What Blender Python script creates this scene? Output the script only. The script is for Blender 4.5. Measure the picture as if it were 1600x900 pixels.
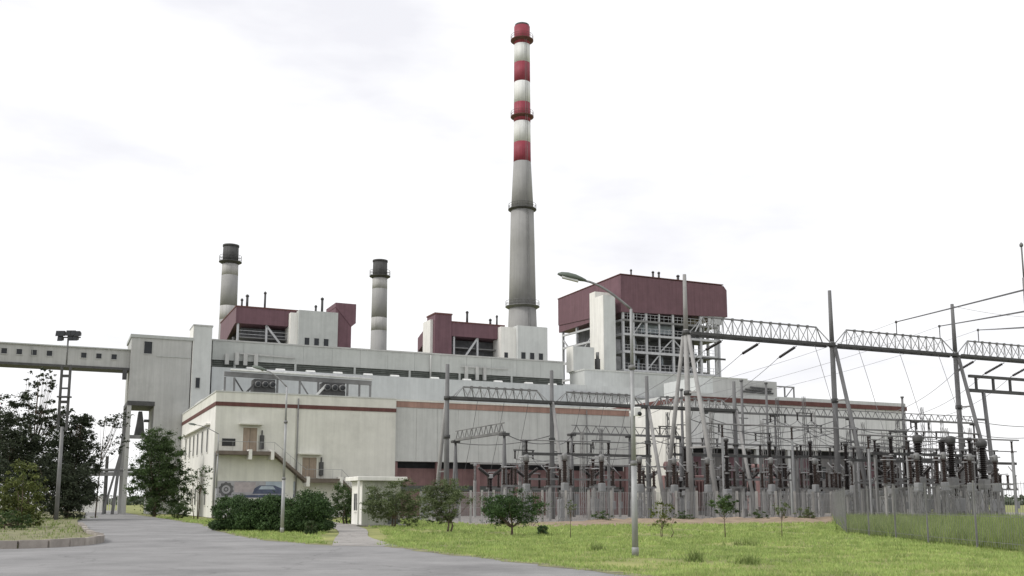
import bpy, math, random
import numpy as np
from mathutils import Vector, Matrix
R = math.radians
sc = bpy.context.scene
for o in list(bpy.data.objects):
    bpy.data.objects.remove(o)
COL = sc.collection

# ------------------------------------------------------------------ camera
cam_d = bpy.data.cameras.new("camera")
cam = bpy.data.objects.new("camera", cam_d)
COL.objects.link(cam)
cam.location = (0, 0, 1.6)
cam.rotation_euler = (R(90 + 8.5), 0, 0)
cam_d.sensor_width = 36
cam_d.lens = 35.0
cam_d.shift_y = 0.063
cam_d.clip_end = 3000
sc.camera = cam

# ------------------------------------------------------------------ overcast sky, soft sun from the left
world = bpy.data.worlds.new("World")
sc.world = world
world.use_nodes = True
wn, wl = world.node_tree.nodes, world.node_tree.links
wn.clear()
w_out = wn.new("ShaderNodeOutputWorld")
w_bg = wn.new("ShaderNodeBackground")
w_bg.inputs[1].default_value = 0.1
sky = wn.new("ShaderNodeTexSky")
sky.sky_type = 'NISHITA'
sky.sun_disc = False
sky.sun_elevation = R(41.5)
sky.sun_rotation = R(-110)
sky.dust_density = 4.0
w_tc = wn.new("ShaderNodeTexCoord")
w_map = wn.new("ShaderNodeMapping")
w_map.inputs['Scale'].default_value = (1, 1, 3.2)
w_no = wn.new("ShaderNodeTexNoise")
w_no.inputs['Scale'].default_value = 3.1
w_no.inputs['Detail'].default_value = 5
w_no.inputs['Roughness'].default_value = 0.55
w_ra = wn.new("ShaderNodeValToRGB")
w_ra.color_ramp.elements[0].position = 0.30
w_ra.color_ramp.elements[0].color = (0.815, 0.815, 0.85, 1)
w_ra.color_ramp.elements[1].position = 0.52
w_ra.color_ramp.elements[1].color = (1.0, 1.0, 1.0, 1)
w_mul = wn.new("ShaderNodeMixRGB")
w_mul.blend_type = 'MULTIPLY'
w_mul.inputs[0].default_value = 1
w_mul.inputs[2].default_value = (11.6, 11.6, 11.7, 1)
w_mix = wn.new("ShaderNodeMixRGB")
w_mix.inputs[0].default_value = 0.94
wl.new(w_tc.outputs['Generated'], w_map.inputs[0])
wl.new(w_map.outputs[0], w_no.inputs['Vector'])
wl.new(w_no.outputs['Fac'], w_ra.inputs[0])
wl.new(w_ra.outputs[0], w_mul.inputs[1])
wl.new(sky.outputs[0], w_mix.inputs[1])
wl.new(w_mul.outputs[0], w_mix.inputs[2])
wl.new(w_mix.outputs[0], w_bg.inputs[0])
wl.new(w_bg.outputs[0], w_out.inputs[0])

sun_d = bpy.data.lights.new("sun", 'SUN')
sun_d.energy = 2.0
sun_d.angle = R(14)
sun_d.color = (1, 0.97, 0.92)
sun = bpy.data.objects.new("sun", sun_d)
COL.objects.link(sun)
sun.rotation_euler = Vector((0.90, 0.33, -0.85)).to_track_quat('-Z', 'Y').to_euler()

sc.view_settings.view_transform = 'Standard'
sc.view_settings.look = 'None'
sc.view_settings.exposure = 0.0
sc.view_settings.gamma = 1.0
sc.view_settings.use_curve_mapping = False
sc.cycles.max_bounces = 5
sc.cycles.use_denoising = True

# ------------------------------------------------------------------ helpers
A = R(24.4)                       # the plant's front runs 24.4 degrees off the picture plane
CA, SA = math.cos(A), math.sin(A)
ORG = (-29.8, 100.0)              # near left corner of the plant = origin of plant coordinates (u along the front, v away, z)

def PW(u, v, z=0.0):
    return Vector((ORG[0] + u * CA - v * SA, ORG[1] + u * SA + v * CA, z))

MATS = {}
def mat(name, col, rough=0.8, var=0.15, scale=0.6, streak=0.0, bump=0.0, metal=0.0, bscale=30.0, corr=None, island=0.0, col2=None, spec=0.3, stain=0.0):
    """procedural surface: colour with large and small noise, rain streaks, fine relief"""
    if name in MATS:
        return MATS[name]
    m = bpy.data.materials.new(name)
    m.use_nodes = True
    n, l = m.node_tree.nodes, m.node_tree.links
    b = n["Principled BSDF"]
    b.inputs['Roughness'].default_value = rough
    b.inputs['Metallic'].default_value = metal
    b.inputs['Specular IOR Level'].default_value = spec
    g = n.new("ShaderNodeNewGeometry")
    no = n.new("ShaderNodeTexNoise")
    no.inputs['Scale'].default_value = scale
    no.inputs['Detail'].default_value = 6
    no.inputs['Roughness'].default_value = 0.65
    l.new(g.outputs['Position'], no.inputs['Vector'])
    ra = n.new("ShaderNodeValToRGB")
    lo = [c * (1 - var) for c in col]
    hi = [min(0.9, c * (1 + var)) for c in (col2 or col)]
    ra.color_ramp.elements[0].position = 0.32
    ra.color_ramp.elements[0].color = (*lo, 1)
    ra.color_ramp.elements[1].position = 0.68
    ra.color_ramp.elements[1].color = (*hi, 1)
    l.new(no.outputs['Fac'], ra.inputs[0])
    out = ra.outputs[0]
    def mult(out, fac_socket, dark, amount_lo, amount_hi):
        r2 = n.new("ShaderNodeMapRange")
        r2.inputs[1].default_value = amount_lo
        r2.inputs[2].default_value = amount_hi
        r2.inputs[3].default_value = 1 - dark
        r2.inputs[4].default_value = 1.0
        l.new(fac_socket, r2.inputs[0])
        mx = n.new("ShaderNodeMixRGB")
        mx.blend_type = 'MULTIPLY'
        mx.inputs[0].default_value = 1
        l.new(out, mx.inputs[1])
        l.new(r2.outputs[0], mx.inputs[2])
        return mx.outputs[0]
    if streak:
        mp = n.new("ShaderNodeMapping")
        mp.inputs['Scale'].default_value = (2.2, 2.2, 0.10)
        l.new(g.outputs['Position'], mp.inputs[0])
        n2 = n.new("ShaderNodeTexNoise")
        n2.inputs['Scale'].default_value = 1.0
        n2.inputs['Detail'].default_value = 7
        n2.inputs['Roughness'].default_value = 0.7
        l.new(mp.outputs[0], n2.inputs['Vector'])
        out = mult(out, n2.outputs['Fac'], streak, 0.34, 0.58)
    if stain:
        n3 = n.new("ShaderNodeTexNoise")
        n3.inputs['Scale'].default_value = 0.23
        n3.inputs['Detail'].default_value = 9
        n3.inputs['Roughness'].default_value = 0.7
        l.new(g.outputs['Position'], n3.inputs['Vector'])
        out = mult(out, n3.outputs['Fac'], stain, 0.36, 0.5)
    if island:
        r3 = n.new("ShaderNodeMapRange")
        r3.inputs[3].default_value = 1 - island
        r3.inputs[4].default_value = 1 + island
        l.new(g.outputs['Random Per Island'], r3.inputs[0])
        mx = n.new("ShaderNodeMixRGB")
        mx.blend_type = 'MULTIPLY'
        mx.inputs[0].default_value = 1
        l.new(out, mx.inputs[1])
        l.new(r3.outputs[0], mx.inputs[2])
        out = mx.outputs[0]
    l.new(out, b.inputs['Base Color'])
    if bump or corr:
        bp = n.new("ShaderNodeBump")
        bp.inputs['Strength'].default_value = bump if bump else 0.5
        bp.inputs['Distance'].default_value = 0.03
        if corr:
            wv = n.new("ShaderNodeTexWave")
            wv.wave_type = 'BANDS'
            wv.bands_direction = 'Z' if corr[0] == 'z' else 'X'
            wv.inputs['Scale'].default_value = corr[1]
            if corr[0] == 'z':
                l.new(g.outputs['Position'], wv.inputs['Vector'])
            else:
                tc = n.new("ShaderNodeTexCoord")
                l.new(tc.outputs['Object'], wv.inputs['Vector'])
            l.new(wv.outputs['Fac'], bp.inputs['Height'])
        else:
            n4 = n.new("ShaderNodeTexNoise")
            n4.inputs['Scale'].default_value = bscale
            n4.inputs['Detail'].default_value = 4
            l.new(g.outputs['Position'], n4.inputs['Vector'])
            l.new(n4.outputs['Fac'], bp.inputs['Height'])
        l.new(bp.outputs[0], b.inputs['Normal'])
    MATS[name] = m
    return m

def leaf_mat(name, c1, c2, trans=0.25, var=0.3):
    m = bpy.data.materials.new(name)
    m.use_nodes = True
    n, l = m.node_tree.nodes, m.node_tree.links
    b = n["Principled BSDF"]
    b.inputs['Roughness'].default_value = 0.6
    b.inputs['Specular IOR Level'].default_value = 0.25
    g = n.new("ShaderNodeNewGeometry")
    ra = n.new("ShaderNodeValToRGB")
    ra.color_ramp.elements[0].color = (*c1, 1)
    ra.color_ramp.elements[1].color = (*c2, 1)
    l.new(g.outputs['Random Per Island'], ra.inputs[0])
    no = n.new("ShaderNodeTexNoise")
    no.inputs['Scale'].default_value = 0.9
    no.inputs['Detail'].default_value = 3
    l.new(g.outputs['Position'], no.inputs['Vector'])
    mr = n.new("ShaderNodeMapRange")
    mr.inputs[1].default_value = 0.3
    mr.inputs[2].default_value = 0.7
    mr.inputs[3].default_value = 1 - var
    mr.inputs[4].default_value = 1 + var
    l.new(no.outputs['Fac'], mr.inputs[0])
    mx = n.new("ShaderNodeMixRGB")
    mx.blend_type = 'MULTIPLY'
    mx.inputs[0].default_value = 1
    l.new(ra.outputs[0], mx.inputs[1])
    l.new(mr.outputs[0], mx.inputs[2])
    l.new(mx.outputs[0], b.inputs['Base Color'])
    tr = n.new("ShaderNodeBsdfTranslucent")
    l.new(mx.outputs[0], tr.inputs[0])
    ms = n.new("ShaderNodeMixShader")
    ms.inputs[0].default_value = trans
    l.new(b.outputs[0], ms.inputs[1])
    l.new(tr.outputs[0], ms.inputs[2])
    l.new(ms.outputs[0], n["Material Output"].inputs['Surface'])
    return m

BASE = {}      # object name -> the base point its vertices are measured from
class MB:
    """collects boxes, tubes, lathes and prisms and links them as one mesh object"""
    def __init__(self):
        self.v, self.f, self.sm = [], [], []
    def add(self, vs, fs, smooth=False):
        k = len(self.v)
        self.v += [tuple(p) for p in vs]
        self.f += [tuple(i + k for i in f) for f in fs]
        self.sm += [smooth] * len(fs)
        return self
    def box(self, x0, x1, y0, y1, z0, z1):
        vs = [(x0, y0, z0), (x1, y0, z0), (x1, y1, z0), (x0, y1, z0), (x0, y0, z1), (x1, y0, z1), (x1, y1, z1), (x0, y1, z1)]
        return self.add(vs, [(3, 2, 1, 0), (4, 5, 6, 7), (0, 1, 5, 4), (1, 2, 6, 5), (2, 3, 7, 6), (3, 0, 4, 7)])
    def bbox(self, x0, x1, y0, y1, z0, z1, b=0.03):
        """box with chamfered vertical and top edges"""
        b = min(b, (x1 - x0) * .45, (y1 - y0) * .45, (z1 - z0) * .45)
        def ring(i, z):
            return [(x0 + i + b, y0 + i, z), (x1 - i - b, y0 + i, z), (x1 - i, y0 + i + b, z), (x1 - i, y1 - i - b, z),
                    (x1 - i - b, y1 - i, z), (x0 + i + b, y1 - i, z), (x0 + i, y1 - i - b, z), (x0 + i, y0 + i + b, z)]
        vs = ring(0, z0) + ring(0, z1 - b) + ring(b * .8, z1)
        fs = [tuple(range(7, -1, -1)), tuple(range(16, 24))]
        for k in (0, 8):
            for i in range(8):
                j = (i + 1) % 8
                fs.append((k + i, k + j, k + 8 + j, k + 8 + i))
        return self.add(vs, fs)
    def bar(self, p, q, w, h=None):
        """rectangular bar between two points"""
        p, q = Vector(p), Vector(q)
        h = h or w
        d = (q - p).normalized()
        s = d.cross(Vector((0, 0, 1)))
        if s.length < 1e-3:
            s = Vector((1, 0, 0))
        s.normalize()
        t = s.cross(d).normalized()
        vs = []
        for c in (p, q):
            for a, b in ((-1, -1), (1, -1), (1, 1), (-1, 1)):
                vs.append(c + s * a * w / 2 + t * b * h / 2)
        return self.add(vs, [(3, 2, 1, 0), (4, 5, 6, 7), (0, 1, 5, 4), (1, 2, 6, 5), (2, 3, 7, 6), (3, 0, 4, 7)])
    def tube(self, pts, r, n=8, r1=None):
        pts = [Vector(p) for p in pts]
        m = len(pts)
        k0 = []
        up = None
        for i, p in enumerate(pts):
            d = (pts[min(i + 1, m - 1)] - pts[max(i - 1, 0)]).normalized()
            if up is None:
                up = d.orthogonal().normalized()
            s = (up - d * up.dot(d)).normalized()
            up = s
            t = d.cross(s)
            rr = r if r1 is None else r + (r1 - r) * i / (m - 1)
            k0 += [p + (s * math.cos(2 * math.pi * j / n) + t * math.sin(2 * math.pi * j / n)) * rr for j in range(n)]
        fs = [tuple(range(n - 1, -1, -1)), tuple(range((m - 1) * n, m * n))]
        for i in range(m - 1):
            for j in range(n):
                j2 = (j + 1) % n
                fs.append((i * n + j, i * n + j2, (i + 1) * n + j2, (i + 1) * n + j))
        return self.add(k0, fs, n > 5)
    def lathe(self, prof, n=16, c=(0, 0, 0), smooth=True):
        vs = []
        for r, z in prof:
            vs += [(c[0] + r * math.cos(2 * math.pi * j / n), c[1] + r * math.sin(2 * math.pi * j / n), c[2] + z) for j in range(n)]
        fs = [tuple(range(n - 1, -1, -1)), tuple(range((len(prof) - 1) * n, len(prof) * n))]
        for i in range(len(prof) - 1):
            for j in range(n):
                j2 = (j + 1) % n
                fs.append((i * n + j, i * n + j2, (i + 1) * n + j2, (i + 1) * n + j))
        return self.add(vs, fs, smooth)
    def prism(self, poly, z0, z1):
        n = len(poly)
        vs = [(x, y, z0) for x, y in poly] + [(x, y, z1) for x, y in poly]
        fs = [tuple(range(n - 1, -1, -1)), tuple(range(n, 2 * n))] + [(i, (i + 1) % n, n + (i + 1) % n, n + i) for i in range(n)]
        return self.add(vs, fs)
    def prism_y(self, poly, y0, y1):
        """poly in x,z extruded along y"""
        n = len(poly)
        vs = [(x, y0, z) for x, z in poly] + [(x, y1, z) for x, z in poly]
        fs = [tuple(range(n)), tuple(range(2 * n - 1, n - 1, -1))] + [((i + 1) % n, i, n + i, n + (i + 1) % n) for i in range(n)]
        return self.add(vs, fs)
    def prism_x(self, poly, x0, x1):
        """poly in y,z extruded along x"""
        n = len(poly)
        vs = [(x0, y, z) for y, z in poly] + [(x1, y, z) for y, z in poly]
        fs = [tuple(range(n - 1, -1, -1)), tuple(range(n, 2 * n))] + [(i, (i + 1) % n, n + (i + 1) % n, n + i) for i in range(n)]
        return self.add(vs, fs)
    def build(self, name, m, parent=None, label=None, cat=None, group=None, kind=None, base=None, frame='B'):
        me = bpy.data.meshes.new(name)
        b = BASE.get(parent.name, (0, 0, 0)) if parent else (base or (0, 0, 0))
        me.from_pydata([(p[0] - b[0], p[1] - b[1], p[2] - b[2]) for p in self.v], [], self.f)
        me.polygons.foreach_set("use_smooth", self.sm)
        me.update()
        me.materials.append(m)
        o = bpy.data.objects.new(name, me)
        COL.objects.link(o)
        if parent:
            o.parent = parent
        elif frame == 'B':
            o.location = PW(*b)
            o.rotation_euler = (0, 0, A)
        else:
            o.location = b
        BASE[o.name] = b
        tag(o, label, cat, group, kind)
        return o

def tag(o, label=None, cat=None, group=None, kind=None):
    for k, x in (("label", label), ("category", cat), ("group", group), ("kind", kind)):
        if x:
            o[k] = x
    return o

def thing(name, label, cat, base=(0, 0, 0), group=None, frame='B', rz=None):
    o = bpy.data.objects.new(name, None)
    o.empty_display_size = 0.5
    COL.objects.link(o)
    if frame == 'B':
        o.location = PW(*base)
        o.rotation_euler = (0, 0, A if rz is None else rz)
    else:
        o.location = base
        o.rotation_euler = (0, 0, rz or 0)
    BASE[o.name] = base
    return tag(o, label, cat, group)

def local_thing(name, label, cat, group=None):
    """a prototype whose parts are measured from its own base"""
    o = bpy.data.objects.new(name, None)
    COL.objects.link(o)
    BASE[o.name] = (0, 0, 0)
    return tag(o, label, cat, group)

def copy_tree(o, parent=None):
    c = o.copy()
    COL.objects.link(c)
    if parent:
        c.parent = parent
    for ch in list(o.children):
        copy_tree(ch, c)
    return c

def np_mesh(name, verts, nper, m, parent=None, smooth=False):
    """verts (k*nper,3): k separate faces of nper corners"""
    verts = np.asarray(verts, dtype=np.float32)
    nv = len(verts)
    k = nv // nper
    me = bpy.data.meshes.new(name)
    me.vertices.add(nv)
    me.vertices.foreach_set("co", verts.ravel())
    me.loops.add(nv)
    me.loops.foreach_set("vertex_index", np.arange(nv, dtype=np.int32))
    me.polygons.add(k)
    me.polygons.foreach_set("loop_start", np.arange(0, nv, nper, dtype=np.int32))
    me.polygons.foreach_set("loop_total", np.full(k, nper, dtype=np.int32))
    me.update()
    me.materials.append(m)
    o = bpy.data.objects.new(name, me)
    COL.objects.link(o)
    if parent:
        o.parent = parent
    return o

ORD = ["first", "second", "third", "fourth", "fifth", "sixth", "seventh", "eighth", "ninth", "tenth", "eleventh", "twelfth",
       "thirteenth", "fourteenth", "fifteenth", "sixteenth", "seventeenth", "eighteenth", "nineteenth", "twentieth"]

# ------------------------------------------------------------------ materials
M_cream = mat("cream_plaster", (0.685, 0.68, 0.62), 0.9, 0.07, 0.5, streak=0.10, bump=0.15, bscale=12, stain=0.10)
M_white = mat("white_and_sunlit_plaster", (0.76, 0.75, 0.71), 0.9, 0.05, 0.6, streak=0.14, bump=0.12, bscale=12)  # white surfaces; also stands for sun on left-facing walls
M_panel = mat("pale_wall_panel", (0.555, 0.565, 0.54), 0.7, 0.05, 0.9, streak=0.15, stain=0.06)
M_grey = mat("grey_render", (0.44, 0.455, 0.44), 0.9, 0.08, 0.35, streak=0.10, bump=0.1, bscale=8, stain=0.10)
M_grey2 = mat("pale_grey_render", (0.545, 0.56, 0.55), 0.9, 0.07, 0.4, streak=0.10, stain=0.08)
M_bluegrey = mat("blue_grey_render", (0.445, 0.465, 0.47), 0.9, 0.07, 0.4, streak=0.10, stain=0.08)
M_hall = mat("hall_sheeting", (0.66, 0.67, 0.66), 0.7, 0.06, 0.5, streak=0.14, stain=0.08)
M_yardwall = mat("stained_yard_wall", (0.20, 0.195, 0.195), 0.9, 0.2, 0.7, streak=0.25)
M_tower = mat("tower_concrete", (0.435, 0.437, 0.425), 0.9, 0.08, 0.3, streak=0.15, stain=0.10)
M_maroon = mat("maroon_cladding", (0.148, 0.078, 0.094), 0.6, 0.10, 0.7, streak=0.22, corr=('x', 2.2), bump=0.35)
M_maroon_wall = mat("maroon_wall", (0.25, 0.155, 0.15), 0.85, 0.14, 0.8, streak=0.25)
M_band = mat("maroon_paint_band", (0.135, 0.062, 0.055), 0.8, 0.2, 1.2, streak=0.2)
M_tan = mat("terracotta_paint_band", (0.37, 0.235, 0.19), 0.85, 0.15, 0.7, streak=0.25)
M_conc = mat("chimney_concrete", (0.305, 0.303, 0.298), 0.9, 0.08, 0.25, streak=0.12, bump=0.1, bscale=3)
M_concpale = mat("chimney_pale_band", (0.42, 0.415, 0.405), 0.9, 0.12, 0.3, streak=0.25)
M_soot = mat("sooty_concrete", (0.085, 0.085, 0.085), 0.9, 0.3, 0.4, streak=0.3)
M_red = mat("red_paint", (0.265, 0.045, 0.066), 0.6, 0.12, 0.5, streak=0.2)
M_wpaint = mat("white_paint", (0.66, 0.665, 0.65), 0.6, 0.06, 0.5, streak=0.2)
M_dark = mat("dark_opening_and_shade", (0.025, 0.027, 0.03), 0.6, 0.3, 2)  # openings, and the painted shade under overhanging walls
M_louvre = mat("dark_louvre", (0.10, 0.11, 0.10), 0.6, 0.3, 1.5)
M_glass = mat("dark_glass", (0.02, 0.023, 0.027), 0.3, 0.2, 2, spec=0.3)
M_steel = mat("galvanised_steel", (0.33, 0.335, 0.34), 0.55, 0.15, 1.2, metal=0.2)
M_steelpale = mat("pale_painted_steel", (0.47, 0.475, 0.49), 0.6, 0.10, 0.8, streak=0.2)
M_steeldark = mat("weathered_dark_steel", (0.075, 0.075, 0.075), 0.6, 0.25, 1.2, metal=0.2)
M_steelmid = mat("weathered_steel", (0.19, 0.19, 0.19), 0.6, 0.2, 1.0, metal=0.2)
M_boiler = mat("boiler_casing", (0.19, 0.195, 0.215), 0.6, 0.3, 0.5, streak=0.3)
M_duct = mat("pale_blue_duct", (0.46, 0.52, 0.58), 0.5, 0.12, 0.6, streak=0.2)
M_pole = mat("spun_concrete_pole", (0.32, 0.315, 0.31), 0.85, 0.16, 0.7, streak=0.2)
M_polegrey = mat("dark_concrete_pole", (0.165, 0.165, 0.168), 0.85, 0.16, 0.7, streak=0.2)
M_post = mat("pale_concrete_post", (0.33, 0.325, 0.315), 0.9, 0.2, 1.0, streak=0.25)
M_porc = mat("brown_porcelain", (0.046, 0.033, 0.029), 0.22, 0.2, 3, spec=0.5)
M_porcdark = mat("dark_porcelain", (0.022, 0.018, 0.018), 0.25, 0.2, 3, spec=0.5)
M_porcgrey = mat("grey_porcelain", (0.20, 0.19, 0.19), 0.3, 0.2, 3, spec=0.5)
M_alu = mat("dull_aluminium", (0.36, 0.36, 0.365), 0.45, 0.1, 2, metal=0.5)
M_wire = mat("weathered_conductor", (0.11, 0.11, 0.115), 0.6, 0.1, 2)
M_wirepale = mat("pale_conductor", (0.22, 0.22, 0.23), 0.6, 0.1, 2)
M_box = mat("grey_enamel_box", (0.24, 0.245, 0.25), 0.5, 0.12, 1.5, streak=0.2)
M_roadm = mat("worn_asphalt", (0.215, 0.213, 0.214), 0.9, 0.10, 0.35, bump=0.35, bscale=60, stain=0.16, col2=(0.255, 0.252, 0.252))
M_path = mat("concrete_path", (0.30, 0.285, 0.27), 0.9, 0.14, 0.5, bump=0.3, bscale=30, stain=0.22)
M_kerb = mat("weathered_kerb", (0.33, 0.30, 0.27), 0.9, 0.2, 1.6, bump=0.3, bscale=25, stain=0.25)
M_soil = mat("bare_soil", (0.26, 0.20, 0.145), 0.95, 0.3, 0.8, bump=0.5, bscale=12)
M_litter = mat("leaf_litter", (0.16, 0.145, 0.105), 0.95, 0.35, 1.4, bump=0.5, bscale=14, col2=(0.20, 0.20, 0.10))
M_gravel = mat("yard_gravel", (0.27, 0.25, 0.235), 0.95, 0.22, 0.8, bump=0.5, bscale=16)
M_ground = mat("grassy_ground", (0.15, 0.185, 0.06), 0.95, 0.25, 0.22, bump=0.5, bscale=14, col2=(0.26, 0.26, 0.095))
M_door = mat("brown_door", (0.33, 0.265, 0.205), 0.7, 0.15, 1.5, streak=0.25)
M_brownslab = mat("stained_concrete_edge", (0.15, 0.125, 0.105), 0.9, 0.25, 1.2)
M_hutgrey = mat("grey_green_hut_wall", (0.40, 0.41, 0.35), 0.9, 0.12, 0.9, streak=0.3, stain=0.15)  # grey-green wall tone with random streaks and blotches
M_green = mat("lamp_green_enamel", (0.10, 0.12, 0.10), 0.5, 0.15, 2)
M_lens = mat("lamp_lens", (0.55, 0.56, 0.55), 0.25, 0.05, 2, spec=0.5)
M_bark = mat("bark", (0.13, 0.10, 0.075), 0.95, 0.3, 3, bump=0.6, bscale=20)

def add_cracks(m, scale, width, dark):
    n, l = m.node_tree.nodes, m.node_tree.links
    b = n["Principled BSDF"]
    src = b.inputs['Base Color'].links[0].from_socket
    g = n.new("ShaderNodeNewGeometry")
    no = n.new("ShaderNodeTexNoise"); no.inputs['Scale'].default_value = 1.1; no.inputs['Detail'].default_value = 6
    l.new(g.outputs['Position'], no.inputs['Vector'])
    ad = n.new("ShaderNodeMixRGB"); ad.blend_type = 'ADD'; ad.inputs[0].default_value = 1.4
    l.new(g.outputs['Position'], ad.inputs[1]); l.new(no.outputs['Color'], ad.inputs[2])
    vo = n.new("ShaderNodeTexVoronoi"); vo.feature = 'DISTANCE_TO_EDGE'; vo.inputs['Scale'].default_value = scale
    l.new(ad.outputs[0], vo.inputs['Vector'])
    mr = n.new("ShaderNodeMapRange"); mr.inputs[1].default_value = 0.0; mr.inputs[2].default_value = width; mr.inputs[3].default_value = dark; mr.inputs[4].default_value = 1
    l.new(vo.outputs['Distance'], mr.inputs[0])
    n2 = n.new("ShaderNodeTexNoise"); n2.inputs['Scale'].default_value = 45; n2.inputs['Detail'].default_value = 3
    l.new(g.outputs['Position'], n2.inputs['Vector'])
    m2 = n.new("ShaderNodeMapRange"); m2.inputs[1].default_value = .35; m2.inputs[2].default_value = .65; m2.inputs[3].default_value = .86; m2.inputs[4].default_value = 1.12
    l.new(n2.outputs['Fac'], m2.inputs[0])
    mu = n.new("ShaderNodeMath"); mu.operation = 'MULTIPLY'
    l.new(mr.outputs[0], mu.inputs[0]); l.new(m2.outputs[0], mu.inputs[1])
    mx = n.new("ShaderNodeMixRGB"); mx.blend_type = 'MULTIPLY'; mx.inputs[0].default_value = 1
    l.new(src, mx.inputs[1]); l.new(mu.outputs[0], mx.inputs[2])
    l.new(mx.outputs[0], b.inputs['Base Color'])
add_cracks(M_roadm, 0.19, 0.010, 0.76)
add_cracks(M_path, 0.5, 0.02, 0.6)

# ------------------------------------------------------------------ ground, road, path, verge
def sheet(name, poly, z, m, cut=None):
    b = MB()
    b.add([(x, y, z) for x, y in poly], [tuple(range(len(poly)))])
    return b.build(name, m, frame='W', kind='structure')

g = MB()
g.add([(-1500, -200, -0.02), (1500, -200, -0.02), (1500, 1800, -0.02), (-1500, 1800, -0.02)], [(0, 1, 2, 3)])
g.build("ground", M_ground, frame='W', kind='structure')

def smooth_poly(pts, n=6):
    out = []
    k = len(pts)
    for i in range(k - 1):
        p0 = Vector((*pts[max(i - 1, 0)], 0)); p1 = Vector((*pts[i], 0)); p2 = Vector((*pts[i + 1], 0)); p3 = Vector((*pts[min(i + 2, k - 1)], 0))
        for j in range(n):
            t = j / n
            q = 0.5 * ((2 * p1) + (p2 - p0) * t + (2 * p0 - 5 * p1 + 4 * p2 - p3) * t * t + (3 * p1 - p0 - 3 * p2 + p3) * t ** 3)
            out.append((q.x, q.y))
    out.append(tuple(pts[-1]))
    return out

random.seed(4)
right_edge = smooth_poly([(13, -30), (11, -8), (8.6, 6), (5.6, 15), (2.75, 22.1), (0.0, 27.3), (-2.9, 33.3), (-4.4, 36.4), (-6.4, 37.2), (-9.7, 41.5), (-14.5, 51.5), (-19.5, 65.3), (-23.8, 75.5), (-36.0, 102), (-50, 132), (-66, 168)], 8)
right_edge = [(x + random.uniform(-.12, .12), y + random.uniform(-.12, .12)) for x, y in right_edge]
left_edge = smooth_poly([(-74, 168), (-55.5, 131), (-42, 98), (-31, 72), (-24.6, 58), (-20.2, 48), (-17.2, 42.2)], 6)
kerb_line = smooth_poly([(-17.2, 42.2), (-16.2, 39.9), (-15.75, 37.6), (-16.0, 35.6), (-16.8, 34.6), (-18.6, 34.1), (-24, 33.6), (-34, 32.8), (-60, 31)], 8)
road_poly = right_edge + left_edge[:-1] + kerb_line + [(-60, -30)]
sheet("road", road_poly, 0.004, M_roadm)

edge = MB()
ev = []
for i, (x, y) in enumerate(right_edge):
    a_ = Vector((*right_edge[max(i - 1, 0)], 0)); c_ = Vector((*right_edge[min(i + 1, len(right_edge) - 1)], 0))
    nrm_ = (c_ - a_).normalized().cross(Vector((0, 0, 1)))
    w_ = .10 + .22 * random.random()
    ev += [(x - nrm_.x * w_, y - nrm_.y * w_, .008), (x + nrm_.x * .3, y + nrm_.y * .3, .008)]
edge.add(ev, [(2 * i, 2 * i + 1, 2 * i + 3, 2 * i + 2) for i in range(len(right_edge) - 1)])
edge.build("road_edge_dirt", M_litter, frame='W', kind='structure')
path_poly = smooth_poly([(-6.5, 36.6), (-7.7, 44), (-8.9, 52), (-11.0, 62), (-14.8, 76), (-18.2, 86)], 5) + smooth_poly([(-16.2, 86), (-12.8, 75), (-9.2, 62), (-7.7, 54), (-6.4, 45.5), (-4.0, 36.4)], 5)
sheet("path", path_poly, 0.012, M_path)

# the planted verge on the left, ringed by kerb stones
verge = kerb_line + [(-110, 60), (-110, 168), (-75, 168)] + left_edge[1:-1]
ii = MB()
ii.prism([(x, y) for x, y in verge][::1], -0.01, 0.16)
verge_o = ii.build("planted_verge", M_litter, frame='W', kind='structure')
kerb_t = thing("kerb", "weathered concrete kerb stones round the nose of the planted verge on the left", "kerb", (-16, 38, 0), frame='W')
kk = left_edge[-16:-1] + kerb_line
acc = 0
pts = [Vector((x, y, 0)) for x, y in kk]
# resample to stone length
line = [pts[0]]
STEP = 0.95
for i in range(1, len(pts)):
    while (pts[i] - line[-1]).length > STEP:
        line.append(line[-1] + (pts[i] - line[-1]).normalized() * STEP)
for i in range(len(line) - 1):
    p, q = line[i], line[i + 1]
    d = (q - p).normalized()
    b = MB()
    h = 0.30 + random.uniform(-.025, .025)
    b.bar(p + d * .012 + Vector((0, 0, h / 2 - .03)), q - d * .012 + Vector((0, 0, h / 2 - .03 + random.uniform(-.012, .012))), 0.24, h)
    b.build("kerb_stone", M_kerb, kerb_t)

# switchyard ground and bare soil along its fence
def S2(u, v):
    p = PW(u, v)
    return (p.x, p.y)
sheet("yard_ground", [S2(13, -37), S2(45.5, -37.1), (17.2, 52), (17.4, 34), (70, 30), S2(110, -30), S2(112, 5), S2(13, 0)], 0.002, M_gravel)
bank_r = np.random.default_rng(12)
bank = MB()
NU, prof = 60, [(-46.0, -.03), (-44.0, .03), (-42.0, .13), (-40.2, .28), (-38.6, .38), (-37.6, .28), (-36.6, -.03)]
vsb = []
for i in range(NU + 1):
    u = 12 + 35 * i / NU
    k = min(1, i / 24, (NU - i) / 4)
    for j, (v, z) in enumerate(prof):
        p = PW(u, v + bank_r.uniform(-.25, .25))
        vsb.append((p.x, p.y, z * k * bank_r.uniform(.7, 1.15) if z > 0 else z))
m_ = len(prof)
bank.add(vsb, [(i * m_ + j, (i + 1) * m_ + j, (i + 1) * m_ + j + 1, i * m_ + j + 1) for i in range(NU) for j in range(m_ - 1)], True)
bank.build("soil_bank", M_soil, frame='W', kind='structure')
sheet("plant_apron", [S2(-0.6, -2.2), S2(49.5, -2.2), S2(49.5, -0.4), S2(-0.6, -0.4)], 0.010, M_path)

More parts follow.
